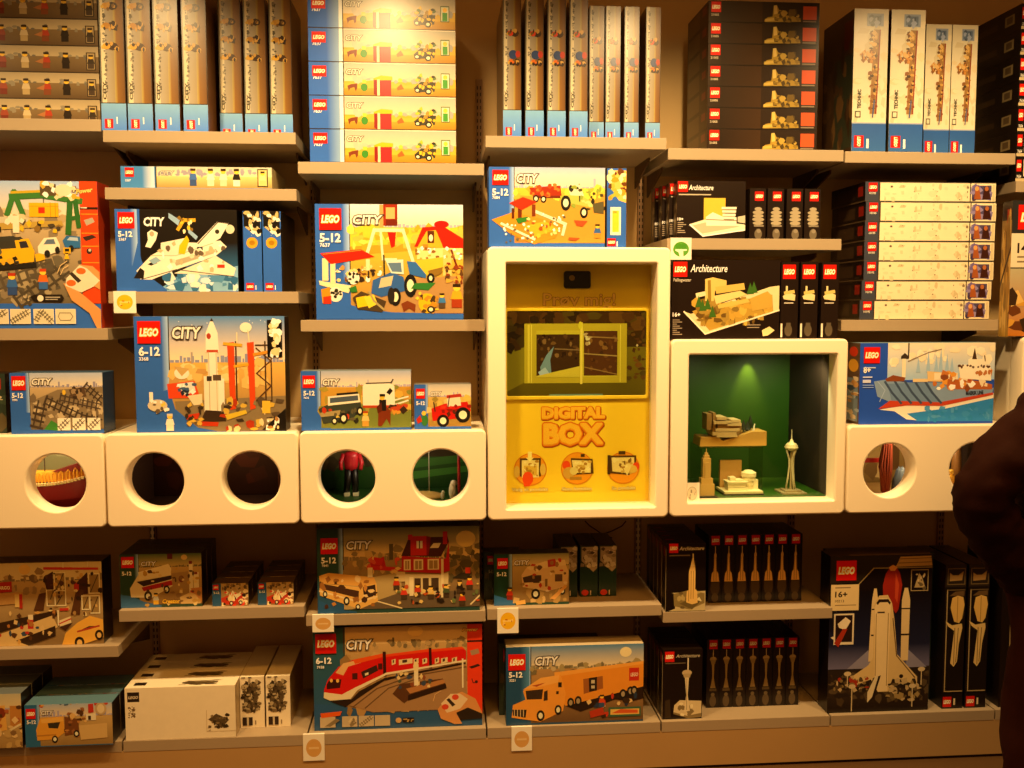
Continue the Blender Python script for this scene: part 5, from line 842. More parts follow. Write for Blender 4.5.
# ------------------------------------------------------------------ little scenes behind the portholes
YI = CUBE_Y+.16
def inside(px, py, Y, z): p = at(px, py, Y); return p.x
ux = .0036
zf0 = cz0+.0122
p = at(59, 480, YI+.05); o = empty('toy_boat', (p.x, YI+.09, zf0)); tag(o, 'red toy boat with yellow rail behind the far left porthole', 'toy boat')
bm = bmesh.new(); n = 12; secs = []
for q in range(n+1):
    t = q/n*2-1; ww_ = .055*(1-abs(t)**2.6)+.004; zt = .105+.022*t+.02*t*t; secs.append([bm.verts.new((t*.16, y_, z_)) for y_, z_ in ((-ww_, zt), (-ww_*.85, zt*.45), (-ww_*.3, .012), (ww_*.3, .012), (ww_*.85, zt*.45), (ww_, zt))])
for A_, B_ in zip(secs, secs[1:]):
    for j in range(5): bm.faces.new((A_[j], A_[j+1], B_[j+1], B_[j]))
    bm.faces.new((A_[5], A_[0], B_[0], B_[5]))
bm.faces.new(secs[0]); bm.faces.new(secs[-1][::-1]); done(bm, 'hull', M['matte'], o, smooth=False, col='9c1c12')
bm = bmesh.new()
for q in range(26):
    t = q/25*1.8-.9; ww_ = .055*(1-abs(t)**2.6)+.005; zt = .107+.022*t+.02*t*t; bm_box(bm, t*.16-.0045, t*.16+.0045, -ww_-.004, -ww_+.006, zt-.003, zt+.007, .0008)
done(bm, 'gunwale', M['matte'], o, col='f0d890')
for q in range(12):
    t = q/11*1.7-.85; ww_ = .05*(1-abs(t)**2.6)+.002; zt = .112+.022*t+.02*t*t; bm = bmesh.new(); bm_tube(bm, [(t*.16-.006, -ww_, zt), (t*.16-.006, -ww_, zt+.03), (t*.16, -ww_, zt+.038), (t*.16+.006, -ww_, zt+.03), (t*.16+.006, -ww_, zt)], .0028, 6); done(bm, 'rail_arch', M['matte'], o, col='f0b02a')
bm = bmesh.new(); bm_box(bm, -.1, .12, -.02, .03, .108, .145, .002); done(bm, 'cabin', M['matte'], o, col='e8a42c')
bm = bmesh.new(); v = [bm.verts.new(q) for q in ((-.03, -.03, .146), (.15, -.03, .148), (.15, .04, .148), (-.03, .04, .146), (.09, -.03, .185), (.15, -.03, .185), (.15, .04, .185), (.09, .04, .185))]
for f in ((0, 1, 2, 3), (4, 7, 6, 5), (0, 4, 5, 1), (1, 5, 6, 2), (2, 6, 7, 3), (3, 7, 4, 0)): bm.faces.new([v[q] for q in f])
done(bm, 'roof', M['matte'], o, col='7a1c10')
bm = bmesh.new(); bm_tube(bm, [(-.06, -.01, .14), (-.06, -.01, .235)], .002, 6); mst = done(bm, 'mast', M['matte'], o, col='3a2a1c')
bm = bmesh.new(); v = [bm.verts.new(q) for q in ((-.061, -.011, .235), (-.061, -.011, .2), (-.095, -.014, .192), (-.08, -.012, .214))]; f = bm.faces.new(v); r_ = bmesh.ops.extrude_face_region(bm, geom=[f]); bmesh.ops.translate(bm, verts=[q for q in r_['geom'] if isinstance(q, bmesh.types.BMVert)], vec=(0, .002, 0)); done(bm, 'flag', M['matte'], mst, col='4a2a1c')
def toyfig(name, label, x, y, z, h, cols, cat='figure'):
    "simple standing toy figure, h tall: shoes, legs, body, arms, head"
    o = empty(name, (x, y, z)); tag(o, label, cat)
    s = h
    for q in (-1, 1):
        bm = bmesh.new(); bm_tube(bm, [(q*.07*s+(.03*s if q < 0 else 0)*-1, .0, .04*s), (q*.065*s, 0, .25*s), (q*.05*s, 0, .48*s)], .055*s, 10, .075*s); done(bm, 'leg', M['matte'], o, smooth=True, col=cols[1])
        bm = bmesh.new(); bm_box(bm, q*.08*s-.05*s, q*.08*s+.05*s, -.11*s, .06*s, 0, .06*s, .012*s); done(bm, 'shoe', M['matte'], o, col=cols[2])
        bm = bmesh.new(); bm_tube(bm, [(q*.13*s, 0, .76*s), (q*.19*s, -.02*s, .6*s), (q*.17*s, -.09*s, .48*s)], .045*s, 8, .035*s); done(bm, 'arm', M['matte'], o, smooth=True, col=cols[0])
    bm = bmesh.new(); bm_lathe(bm, [(.11*s, .46*s), (.125*s, .55*s), (.14*s, .7*s), (.12*s, .78*s), (.05*s, .8*s)], 16); bm.transform(Matrix.Diagonal((1, .65, 1, 1))); done(bm, 'torso', M['matte'], o, smooth=True, col=cols[0])
    bm = bmesh.new(); bmesh.ops.create_uvsphere(bm, u_segments=14, v_segments=10, radius=.09*s); bm.transform(Matrix.Translation((0, 0, .89*s))); done(bm, 'head', M['matte'], o, smooth=True, col=cols[3])
    bm = bmesh.new(); bm_lathe(bm, [(.098*s, .9*s), (.095*s, .95*s), (.06*s, .995*s), (.01*s, 1.0*s)], 14); done(bm, 'cap', M['matte'], o, smooth=True, col=cols[4])
    return o
p = at(351.5, 480, 3.66); toyfig('toy_figure', 'toy figure in red top and dark trousers behind left lawn porthole', p.x, 3.66, cz2+.0299, .212, ('c8202a', '140c08', 'f4e8b8', 'd8a070', '3a2010'))
def mound(name, label, x, y, z, rx, ry, h, col, seed, cat):
    bm = bmesh.new(); bmesh.ops.create_uvsphere(bm, u_segments=28, v_segments=12, radius=1); rr = random.Random(seed)
    for v in bm.verts: v.co = Vector((v.co.x*rx*(1+rr.uniform(-.05, .05)), v.co.y*ry, max(v.co.z, 0)*h*(1+rr.uniform(-.1, .1))))
    bmesh.ops.remove_doubles(bm, verts=bm.verts, dist=1e-5); o = done(bm, name, M['matte'], None, (x, y, z), True, col); return tag(o, label, cat)
lx0, lx1 = seam(2)+.016, seam(3)-.016
bm = bmesh.new(); bm_box(bm, lx0, lx1, CUBE_Y+.1, WALL_Y-.05, cz2+.0115, cz2+.0295, .002); o = done(bm, 'lawn_board', M['matte'], c2, -c2.location, col='24501a')
p = at(425, 492, 3.6); mound('sand_patch', 'tan sand bunker on the green lawn behind right lawn porthole', p.x, 3.6, cz2+.0298, .075, .05, .022, 'd8b060', 3, 'sand')
p = at(459, 480, YI+.03); bm = bmesh.new(); bm_tube(bm, [(0, 0, 0), (0, 0, .27)], .0055, 10); o = tag(done(bm, 'flag_pole', M['matte'], None, (p.x, YI+.03, cz2+.0298), True, 'b01c20'), 'thin red pole standing on the green lawn', 'pole')
p = at(429, 470, YI+.12); bm = bmesh.new(); bm_tube(bm, [(0, 0, 0), (0, 0, .26)], .0022, 8); tag(done(bm, 'marker_pole', M['matte'], None, (p.x, YI+.15, cz2+.0298), True, 'b8b098'), 'very thin pale marker pole at the back of the lawn', 'pole')
for q, (px, s) in enumerate(((452.5, .042), (442.5, .02))):
    p = at(px, 495, 3.56); bm = bmesh.new(); bmesh.ops.create_uvsphere(bm, u_segments=12, v_segments=8, radius=1); bm.transform(Matrix.Translation((0, 0, .8*s)) @ Matrix.Diagonal((.35*s, .3*s, .8*s, 1))); bmesh.ops.create_uvsphere(bm, u_segments=10, v_segments=8, radius=.3*s, matrix=Matrix.Translation((.1*s, -.05*s, 1.5*s)))
    tag(done(bm, 'toy_animal', M['matte'], None, (p.x, 3.54, cz2+.0298), True, 'f0e4c0'), ['taller small white toy animal beside the red pole', 'tiny white toy animal left of the taller one'][q], 'toy animal')
zf5 = cz5+.0122
bm = bmesh.new(); bm_box(bm, seam(5)+.016, seam(6)-.016, CUBE_Y+.1, WALL_Y-.05, cz5+.0115, cz5+.0235, .002); o = done(bm, 'sand_board', M['matte'], c5, -c5.location, col='b88a4a')
p = at(886, 470, YI+.06); bm = bmesh.new(); rr = random.Random(8)
for q in range(26):
    t = rr.uniform(0, 6.28); r_ = rr.uniform(.004, .026); x_, y_ = r_*math.cos(t), r_*math.sin(t)*.6; bm_tube(bm, [(x_*.6, y_, rr.uniform(.0, .08)), (x_*1.3, y_*1.4, .12+rr.uniform(-.02, .02)), (x_*.9+.004, y_, .19), (x_*.7-.006, y_, .262)], .005, 6, .003)
tag(done(bm, 'shaggy_prop', M['matte'], None, (p.x, YI+.06, zf5+.0115), True, '8a3418'), 'tall shaggy red brown strands behind the right cube porthole', 'prop')
p = at(876, 470, YI+.08); bm = bmesh.new(); bm_box(bm, -.055, .045, -.004, .004, .118, .136, .001)
for s in (-.052, .042): bm_box(bm, s-.003, s+.003, -.0035, .0035, 0, .119, .0005)
tag(done(bm, 'red_barrier', M['matte'], None, (p.x, YI+.11, zf5+.0115), False, 'c0241c'), 'low red bar barrier left of the shaggy strands', 'barrier')
p = at(903, 485, YI+.04); mound('grey_rock', 'blue grey rock right of the shaggy strands', p.x, YI+.06, zf5+.0115, .035, .03, .105, '5a6672', 5, 'rock')
p = at(951, 480, YI); toyfig('toy_figure', 'small yellow toy figure behind the porthole next to the person', p.x, YI, zf5+.0115, .105, ('e0a830', 'd8a028', 'c89020', 'f0c050', 'e8b840'))
p = at(961, 480, YI+.06); bm = bmesh.new(); bm_tube(bm, [(0, 0, 0), (.002, 0, .12), (-.002, 0, .26)], .022, 10, .014); tag(done(bm, 'tan_pillar', M['matte'], None, (p.x, YI+.1, zf5+.0115), True, '9a6a34'), 'brown pillar behind the small yellow toy figure', 'pillar')
# ------------------------------------------------------------------ boxes on the shelves
UPY = SHELF_Y+.012
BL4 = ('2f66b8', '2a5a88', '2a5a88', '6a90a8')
DK4 = (ARB, '160d08', '160d08', '1a100a')
def stack(o, n, labels, group, dz=None, jit=None):
    h = dz or o_dim[o.name][2-1]+.0006
    return repeat(o, [(o.location.x+(jit[k] if jit else 0), o.location.y, o.location.z+h*(k+1)) for k in range(n-1)], labels, group)
def row_behind(o, n, labels, group, gap=.003, dx=0):
    d = o_dim[o.name][2]+gap
    return repeat(o, [(o.location.x+dx*(k+1), o.location.y+d*(k+1), o.location.z) for k in range(n)], labels, group)
def spines(name, pxs, ytop, Yf, Zb, dep, cols, art, rect, labels, group, extra=None, ym=None, h=None):
    ym = ym or ytop+40
    o = box(name, labels[0], pxs[0], Yf, Zb, dep, cols, art, rect, ytop, group, extra=extra, h=h); w = o_dim[o.name][0]; o.location.x = at(pxs[0][0], ym, Yf).x+w/2
    return repeat(o, [(at(p[0], ym, Yf).x+w/2, o.location.y, o.location.z) for p in pxs[1:]], labels[1:], group)
TB = 'toy_box'
# bay 0
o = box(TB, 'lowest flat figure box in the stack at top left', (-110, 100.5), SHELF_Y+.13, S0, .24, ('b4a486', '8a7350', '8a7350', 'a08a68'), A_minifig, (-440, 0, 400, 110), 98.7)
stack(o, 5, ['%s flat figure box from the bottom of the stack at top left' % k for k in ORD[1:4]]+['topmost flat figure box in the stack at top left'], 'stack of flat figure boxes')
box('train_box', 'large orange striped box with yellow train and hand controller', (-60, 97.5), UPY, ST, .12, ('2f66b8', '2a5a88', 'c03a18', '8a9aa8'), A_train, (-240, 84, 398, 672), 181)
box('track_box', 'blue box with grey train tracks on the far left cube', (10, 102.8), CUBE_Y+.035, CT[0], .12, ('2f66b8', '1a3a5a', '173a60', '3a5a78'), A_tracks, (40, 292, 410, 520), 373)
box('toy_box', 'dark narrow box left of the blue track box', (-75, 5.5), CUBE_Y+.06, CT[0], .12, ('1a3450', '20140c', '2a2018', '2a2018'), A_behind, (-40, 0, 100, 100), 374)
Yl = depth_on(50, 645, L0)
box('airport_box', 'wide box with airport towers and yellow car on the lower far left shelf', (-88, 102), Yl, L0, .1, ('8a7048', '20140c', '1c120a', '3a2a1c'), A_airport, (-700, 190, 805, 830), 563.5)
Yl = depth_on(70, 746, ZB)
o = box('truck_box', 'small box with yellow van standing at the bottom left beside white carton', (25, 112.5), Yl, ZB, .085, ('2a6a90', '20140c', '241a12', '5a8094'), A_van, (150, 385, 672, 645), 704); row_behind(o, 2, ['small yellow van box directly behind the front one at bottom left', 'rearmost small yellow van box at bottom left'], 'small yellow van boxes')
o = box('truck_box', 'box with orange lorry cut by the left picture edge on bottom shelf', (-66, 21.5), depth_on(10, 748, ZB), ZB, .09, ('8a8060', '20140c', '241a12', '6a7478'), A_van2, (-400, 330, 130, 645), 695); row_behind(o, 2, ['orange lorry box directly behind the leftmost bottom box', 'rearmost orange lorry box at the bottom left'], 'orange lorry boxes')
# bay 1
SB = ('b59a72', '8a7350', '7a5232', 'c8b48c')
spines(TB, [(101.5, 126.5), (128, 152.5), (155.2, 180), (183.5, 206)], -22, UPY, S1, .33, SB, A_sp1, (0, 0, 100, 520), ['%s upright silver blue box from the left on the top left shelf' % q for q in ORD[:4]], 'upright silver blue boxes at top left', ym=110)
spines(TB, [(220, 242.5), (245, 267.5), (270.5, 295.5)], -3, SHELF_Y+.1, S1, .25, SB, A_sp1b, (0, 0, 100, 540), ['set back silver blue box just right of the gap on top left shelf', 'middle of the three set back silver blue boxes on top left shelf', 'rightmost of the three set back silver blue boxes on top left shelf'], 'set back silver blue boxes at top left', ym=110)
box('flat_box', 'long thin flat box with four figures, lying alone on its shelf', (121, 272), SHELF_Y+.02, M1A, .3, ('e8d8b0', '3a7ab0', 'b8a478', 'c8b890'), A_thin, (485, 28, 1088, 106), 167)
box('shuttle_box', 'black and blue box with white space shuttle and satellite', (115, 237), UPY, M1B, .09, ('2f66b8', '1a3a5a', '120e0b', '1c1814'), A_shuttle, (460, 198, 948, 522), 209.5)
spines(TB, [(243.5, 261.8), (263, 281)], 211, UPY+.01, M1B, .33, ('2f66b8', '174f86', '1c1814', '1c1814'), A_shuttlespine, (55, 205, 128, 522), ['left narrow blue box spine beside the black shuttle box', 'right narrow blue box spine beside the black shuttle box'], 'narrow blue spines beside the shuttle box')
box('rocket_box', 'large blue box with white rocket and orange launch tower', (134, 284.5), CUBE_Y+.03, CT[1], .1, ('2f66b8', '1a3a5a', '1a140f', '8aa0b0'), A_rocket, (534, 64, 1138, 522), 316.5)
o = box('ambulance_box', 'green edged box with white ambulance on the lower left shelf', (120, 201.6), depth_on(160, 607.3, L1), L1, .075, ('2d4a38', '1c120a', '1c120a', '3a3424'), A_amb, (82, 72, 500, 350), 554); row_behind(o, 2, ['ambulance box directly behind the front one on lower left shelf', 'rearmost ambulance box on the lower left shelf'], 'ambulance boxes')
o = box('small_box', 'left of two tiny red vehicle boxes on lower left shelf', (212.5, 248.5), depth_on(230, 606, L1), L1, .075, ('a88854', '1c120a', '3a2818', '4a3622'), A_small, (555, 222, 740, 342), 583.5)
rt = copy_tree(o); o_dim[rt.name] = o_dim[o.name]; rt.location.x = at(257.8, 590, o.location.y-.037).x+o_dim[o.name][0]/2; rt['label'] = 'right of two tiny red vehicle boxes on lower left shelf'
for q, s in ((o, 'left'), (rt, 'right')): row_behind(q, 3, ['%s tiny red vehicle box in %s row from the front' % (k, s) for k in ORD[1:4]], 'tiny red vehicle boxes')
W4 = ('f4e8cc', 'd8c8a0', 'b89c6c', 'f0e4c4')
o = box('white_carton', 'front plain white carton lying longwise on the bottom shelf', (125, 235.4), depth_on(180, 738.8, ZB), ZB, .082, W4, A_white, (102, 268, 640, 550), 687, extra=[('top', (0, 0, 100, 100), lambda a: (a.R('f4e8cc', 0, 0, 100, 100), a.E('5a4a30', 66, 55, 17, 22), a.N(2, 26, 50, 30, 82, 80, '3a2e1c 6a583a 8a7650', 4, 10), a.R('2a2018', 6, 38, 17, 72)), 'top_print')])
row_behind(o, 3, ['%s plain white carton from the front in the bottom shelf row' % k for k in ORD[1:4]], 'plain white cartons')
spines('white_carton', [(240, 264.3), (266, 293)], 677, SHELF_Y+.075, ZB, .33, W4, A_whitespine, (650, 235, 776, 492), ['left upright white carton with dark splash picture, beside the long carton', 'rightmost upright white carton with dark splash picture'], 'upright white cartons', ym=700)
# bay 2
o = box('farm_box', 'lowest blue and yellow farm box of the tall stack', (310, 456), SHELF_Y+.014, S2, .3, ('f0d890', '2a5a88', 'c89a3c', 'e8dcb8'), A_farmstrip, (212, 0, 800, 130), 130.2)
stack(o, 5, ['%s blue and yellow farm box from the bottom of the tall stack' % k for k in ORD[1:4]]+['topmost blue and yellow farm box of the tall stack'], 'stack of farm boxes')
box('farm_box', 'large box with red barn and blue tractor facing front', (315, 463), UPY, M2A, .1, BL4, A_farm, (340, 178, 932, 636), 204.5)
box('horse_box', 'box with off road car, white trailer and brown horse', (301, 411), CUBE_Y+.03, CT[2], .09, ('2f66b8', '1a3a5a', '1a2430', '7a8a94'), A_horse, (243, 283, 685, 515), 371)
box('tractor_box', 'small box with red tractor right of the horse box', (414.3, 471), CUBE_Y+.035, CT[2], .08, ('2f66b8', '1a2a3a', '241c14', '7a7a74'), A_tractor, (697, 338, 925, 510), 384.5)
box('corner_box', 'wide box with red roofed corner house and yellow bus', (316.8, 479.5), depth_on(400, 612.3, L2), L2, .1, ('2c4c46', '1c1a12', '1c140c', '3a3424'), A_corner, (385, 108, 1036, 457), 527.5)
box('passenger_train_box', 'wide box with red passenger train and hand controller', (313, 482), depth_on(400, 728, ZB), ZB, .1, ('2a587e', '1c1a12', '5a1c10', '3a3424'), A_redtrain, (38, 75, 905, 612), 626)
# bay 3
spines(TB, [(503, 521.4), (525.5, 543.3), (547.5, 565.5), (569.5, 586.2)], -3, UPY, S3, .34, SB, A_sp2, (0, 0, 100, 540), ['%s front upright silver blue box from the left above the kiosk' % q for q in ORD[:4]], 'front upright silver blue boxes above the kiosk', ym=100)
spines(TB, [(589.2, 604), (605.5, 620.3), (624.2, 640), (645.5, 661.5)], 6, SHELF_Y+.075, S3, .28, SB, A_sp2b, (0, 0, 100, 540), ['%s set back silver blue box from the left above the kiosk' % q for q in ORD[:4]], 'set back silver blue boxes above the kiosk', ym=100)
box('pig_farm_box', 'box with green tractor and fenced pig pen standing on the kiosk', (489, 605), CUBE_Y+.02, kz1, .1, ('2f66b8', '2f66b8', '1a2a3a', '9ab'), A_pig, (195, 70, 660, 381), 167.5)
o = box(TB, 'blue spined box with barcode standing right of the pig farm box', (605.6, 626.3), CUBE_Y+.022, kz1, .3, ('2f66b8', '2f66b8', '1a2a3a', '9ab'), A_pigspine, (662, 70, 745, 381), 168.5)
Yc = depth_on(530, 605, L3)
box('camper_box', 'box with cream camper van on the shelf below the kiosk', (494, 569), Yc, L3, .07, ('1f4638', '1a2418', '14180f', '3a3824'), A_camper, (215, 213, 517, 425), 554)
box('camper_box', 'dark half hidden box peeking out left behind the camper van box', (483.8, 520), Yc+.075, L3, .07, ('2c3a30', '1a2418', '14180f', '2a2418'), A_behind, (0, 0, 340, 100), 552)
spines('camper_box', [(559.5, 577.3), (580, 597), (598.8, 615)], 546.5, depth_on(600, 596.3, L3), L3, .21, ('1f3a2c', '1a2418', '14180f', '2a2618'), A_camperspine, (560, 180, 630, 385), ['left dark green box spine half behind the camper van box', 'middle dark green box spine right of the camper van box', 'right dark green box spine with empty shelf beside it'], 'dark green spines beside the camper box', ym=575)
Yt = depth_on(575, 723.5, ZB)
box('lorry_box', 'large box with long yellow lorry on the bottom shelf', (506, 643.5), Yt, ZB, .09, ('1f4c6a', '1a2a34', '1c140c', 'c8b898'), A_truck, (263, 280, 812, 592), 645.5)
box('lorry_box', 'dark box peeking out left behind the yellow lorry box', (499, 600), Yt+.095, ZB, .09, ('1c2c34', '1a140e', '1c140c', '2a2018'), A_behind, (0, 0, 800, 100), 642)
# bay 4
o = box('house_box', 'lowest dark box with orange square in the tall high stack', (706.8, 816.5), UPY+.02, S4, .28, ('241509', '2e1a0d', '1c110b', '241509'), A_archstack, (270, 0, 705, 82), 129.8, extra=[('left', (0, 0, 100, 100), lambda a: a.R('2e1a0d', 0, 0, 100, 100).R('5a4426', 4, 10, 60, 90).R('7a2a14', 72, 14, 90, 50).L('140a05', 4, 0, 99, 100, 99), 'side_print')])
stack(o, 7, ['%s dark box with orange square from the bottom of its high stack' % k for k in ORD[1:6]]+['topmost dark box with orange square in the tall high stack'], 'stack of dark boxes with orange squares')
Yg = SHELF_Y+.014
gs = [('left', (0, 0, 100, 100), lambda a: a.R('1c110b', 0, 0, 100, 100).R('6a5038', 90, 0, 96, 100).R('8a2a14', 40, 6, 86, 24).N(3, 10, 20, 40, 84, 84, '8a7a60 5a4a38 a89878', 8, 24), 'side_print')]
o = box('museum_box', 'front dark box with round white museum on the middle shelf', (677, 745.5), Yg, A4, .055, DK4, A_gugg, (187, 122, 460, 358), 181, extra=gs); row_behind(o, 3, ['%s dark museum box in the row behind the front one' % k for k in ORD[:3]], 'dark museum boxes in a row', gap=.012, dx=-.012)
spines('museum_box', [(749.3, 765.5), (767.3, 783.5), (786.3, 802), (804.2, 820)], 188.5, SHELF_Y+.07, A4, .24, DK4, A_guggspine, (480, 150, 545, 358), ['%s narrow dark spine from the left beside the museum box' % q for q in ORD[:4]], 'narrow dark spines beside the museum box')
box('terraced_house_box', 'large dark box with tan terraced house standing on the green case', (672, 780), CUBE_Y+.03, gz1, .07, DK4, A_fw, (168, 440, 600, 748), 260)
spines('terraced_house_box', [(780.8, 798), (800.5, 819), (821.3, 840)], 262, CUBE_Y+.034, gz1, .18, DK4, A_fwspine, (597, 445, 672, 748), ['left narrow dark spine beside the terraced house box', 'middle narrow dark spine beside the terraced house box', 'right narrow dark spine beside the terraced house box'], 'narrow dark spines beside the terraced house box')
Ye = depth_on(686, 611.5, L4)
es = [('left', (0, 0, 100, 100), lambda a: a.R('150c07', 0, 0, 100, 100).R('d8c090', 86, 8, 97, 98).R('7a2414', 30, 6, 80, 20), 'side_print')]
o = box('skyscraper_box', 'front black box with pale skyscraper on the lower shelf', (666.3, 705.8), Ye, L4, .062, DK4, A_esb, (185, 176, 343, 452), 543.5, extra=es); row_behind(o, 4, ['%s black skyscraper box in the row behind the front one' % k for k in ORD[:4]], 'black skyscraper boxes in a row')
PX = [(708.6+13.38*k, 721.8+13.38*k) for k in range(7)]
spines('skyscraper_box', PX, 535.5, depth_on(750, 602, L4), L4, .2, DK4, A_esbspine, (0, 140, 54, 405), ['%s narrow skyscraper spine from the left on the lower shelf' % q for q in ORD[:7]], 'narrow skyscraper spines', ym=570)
Yn = depth_on(682, 719, ZB)
o = box('observation_tower_box', 'front black box with slender observation tower on the bottom shelf', (662.8, 702.3), Yn, ZB, .062, DK4, A_needle, (170, 292, 330, 577), 649.5, extra=es); row_behind(o, 3, ['%s black observation tower box in the row behind the front one' % k for k in ORD[:3]], 'black observation tower boxes in a row')
PX = [(706.6+13.25*k, 719.6+13.25*k) for k in range(7)]
spines('observation_tower_box', PX, 639.5, depth_on(750, 706.5, ZB), ZB, .22, DK4, A_needlespine, (0, 255, 54, 515), ['%s narrow observation tower spine from the left on the bottom shelf' % q for q in ORD[:7]], 'narrow observation tower spines', ym=670)
# bay 5
TC = ('ded6bc', '4a3420', '4a3420', 'e0d8bc')
ts = [('left', (0, 0, 100, 100), A_technicside, 'side_print')]
spines('crane_box', [(852.8, 887), (889.8, 924)], 9, UPY, S5, .27, TC, A_technic, (340, 36, 487, 606), ['leftmost of the four upright cream boxes with blue feet', 'second from left of the four upright cream boxes'], 'upright cream boxes at top right', extra=ts, ym=85)
spines('crane_box', [(924.8, 950.3), (951, 982)], 24.5, SHELF_Y+.09, S5, .19, TC, A_technic, (340, 36, 487, 606), ['third upright cream box, set back beside the front pair', 'rightmost of the four upright cream boxes, set back'], 'upright cream boxes at top right', extra=ts, ym=85)
o = box('long_box', 'lowest long cream box in the stack of seven at right', (859.3, 988.5), SHELF_Y+.03, W5, .3, ('f0e2be', '1c140e', '3a2c1c', '5a4a34'), A_white7, (380, 133, 910, 207), 300.5, extra=[('left', (0, 0, 100, 100), lambda a: (a.R('1a120c', 0, 0, 100, 100), a.R('8a2014', 80, 20, 94, 70), a.R('3a2a1c', 20, 20, 70, 80), a.L('5a4630', 6, 0, 97, 100, 97)), 'side_print')])
stack(o, 7, ['%s long cream box from the bottom of the right stack' % k for k in ORD[1:6]]+['topmost long cream box in the stack of seven at right'], 'stack of long cream boxes', jit=(.006, .012, .012, .012, .014, .01))
ss = [('left', (0, 0, 40, 320), A_shipside, 'side_print')]
box('ship_box', 'blue box with pale blue container ship standing on white cube', (860, 994.8), CUBE_Y+.035, CT[5], .12, ('2450b4', '5a4634', '1a2a4a', '8ab'), A_ship, (368, 52, 908, 377), 343, extra=ss)
Ys = depth_on(885, 711.3, ZB)
box('launch_box', 'large dark box with white space shuttle and rocket boosters', (830.3, 932), Ys, ZB, .09, ('1a100c', '160d08', '160d08', '2a1c12'), A_bigshuttle, (98, 135, 485, 742), 555.5, extra=[('top', (0, 0, 100, 100), A_bigtop, 'top_print')])
o = box('launch_box', 'dark box standing right behind the large space shuttle box', (832, 933.5), Ys+.095, ZB, .09, ('1a100c', '160d08', '160d08', '2a1c12'), A_behind, (0, 0, 100, 100), 553)
spines('launch_box', [(943.5, 964.4), (966.8, 988.3)], 565, depth_on(960, 708.2, ZB), ZB, .3, ('17100b', '160d08', '160d08', '241810'), A_bigspine, (528, 165, 612, 722), ['left dark upright spine with tan shuttle beside the launch box', 'right dark upright spine with tan shuttle beside the person'], 'dark shuttle spines', ym=640)
# bay 6
o = box('dark_box', 'lowest dark box in the stack at the upper right edge', (1015.5, 1110), SHELF_Y+.012, S6, .3, ('16110e', '1a120c', '1a120c', '2a1c12'), A_sw, (0, 0, 380, 100), 157, extra=[('left', (0, 0, 100, 100), A_swside, 'side_print')])
stack(o, 7, ['%s dark box from the bottom of the upper right edge stack' % k for k in ORD[1:6]]+['topmost dark box in the stack at the upper right edge'], 'stack of dark boxes at the right edge')
c6z1 = zz(1040, 337, CUBE_Y)
box('adventure_box', 'large box with golden side at right edge above the person', (1012.2, 1120), CUBE_Y+.02, c6z1, .06, ('2a2a2a', '8a6a34', '2a1c12', '3a2c1c'), A_swbox, (975, 205, 1400, 748), 201, extra=[('left', (0, 0, 100, 100), A_swboxside, 'side_print')])
box('dark_box', 'dark box with beige label on the bottom shelf behind the person', (1003, 1090), depth_on(1010, 707, ZB), ZB, .25, ('1a1009', '1a1009', '1a1009', '1a1009'), A_m6low, (0, 0, 100, 100), 560)
# tall framed cube at the right edge, mostly hidden by the person
z0 = zz(1060, 511, CUBE_Y); w = MOD-.007; h = c6z1-z0
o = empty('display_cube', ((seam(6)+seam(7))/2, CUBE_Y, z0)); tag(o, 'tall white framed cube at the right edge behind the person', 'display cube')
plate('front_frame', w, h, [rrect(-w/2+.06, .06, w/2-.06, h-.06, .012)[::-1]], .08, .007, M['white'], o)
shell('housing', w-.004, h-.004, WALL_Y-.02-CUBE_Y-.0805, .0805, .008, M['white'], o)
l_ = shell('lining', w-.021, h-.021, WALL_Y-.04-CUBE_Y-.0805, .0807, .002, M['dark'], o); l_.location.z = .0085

# ------------------------------------------------------------------ price tags over the shelf edges
def price_tag(px, Zs, Y, label, art, lip=True, stand=False, par='price_tag', group='white price tags'):
    x0, y0, x1, y1 = px; a, b = at(x0, (y0+y1)/2, Y), at(x1, (y0+y1)/2, Y); w = b.x-a.x; z0, z1 = at(x0, y1, Y).z, at(x0, y0, Y).z; h = z1-z0
    o = empty(par, ((a.x+b.x)/2, Y, z0)); tag(o, label, 'tag', group)
    bm = bmesh.new(); bm_box(bm, -w/2, w/2, 0, .0012, 0, h, .0003)
    if lip: bm_box(bm, -w/2, w/2, .0012, .0095, h-.0012, h, .0003); o.location.z = Zs+.0017-h
    done(bm, 'card', M['card'], o)
    A = Art(w, h, 0, (0, 0, 100, 100)); art(A); A.build(o, 'round_print')
    return o
def T_yellow(a): a.E('f6c020', 50, 50, 36, 34, 30).R('ffdc7a', 26, 46, 74, 54).N(1, 8, 26, 34, 74, 66, 'ffd880 c87a10', 4, 10)
def T_pale(a): a.E('d8a860', 50, 52, 36, 34, 30).R('e8c890', 26, 48, 74, 56)
def T_tree(a): a.E('5aa032', 50, 52, 38, 34, 30).P('f6f0dc', 24, 52, 78, 52, 78, 58, 60, 60, 62, 86, 46, 90, 38, 66, 22, 58).E('4a9028', 38, 38, 16, 13).E('4a9028', 62, 38, 16, 13)
def T_case(a): a.E('c8c0a8', 40, 55, 40, 36, 30).E('e8e0c8', 40, 55, 35, 31, 30).N(1, 12, 14, 30, 68, 80, 'a8a088 8a8268', 4, 12)
TY = SHELF_Y-.0025
price_tag((113.5, 290.3, 136, 312.3), M1B, TY, 'white tag with yellow disc below the black shuttle box', T_yellow)
price_tag((312.3, 613, 333.8, 630.5), L2, TY, 'white tag on the shelf edge below the red roofed house box', T_pale)
price_tag((303, 730.5, 324.5, 757), ZB, TY, 'white tag with faint orange disc left of the red train', T_pale)
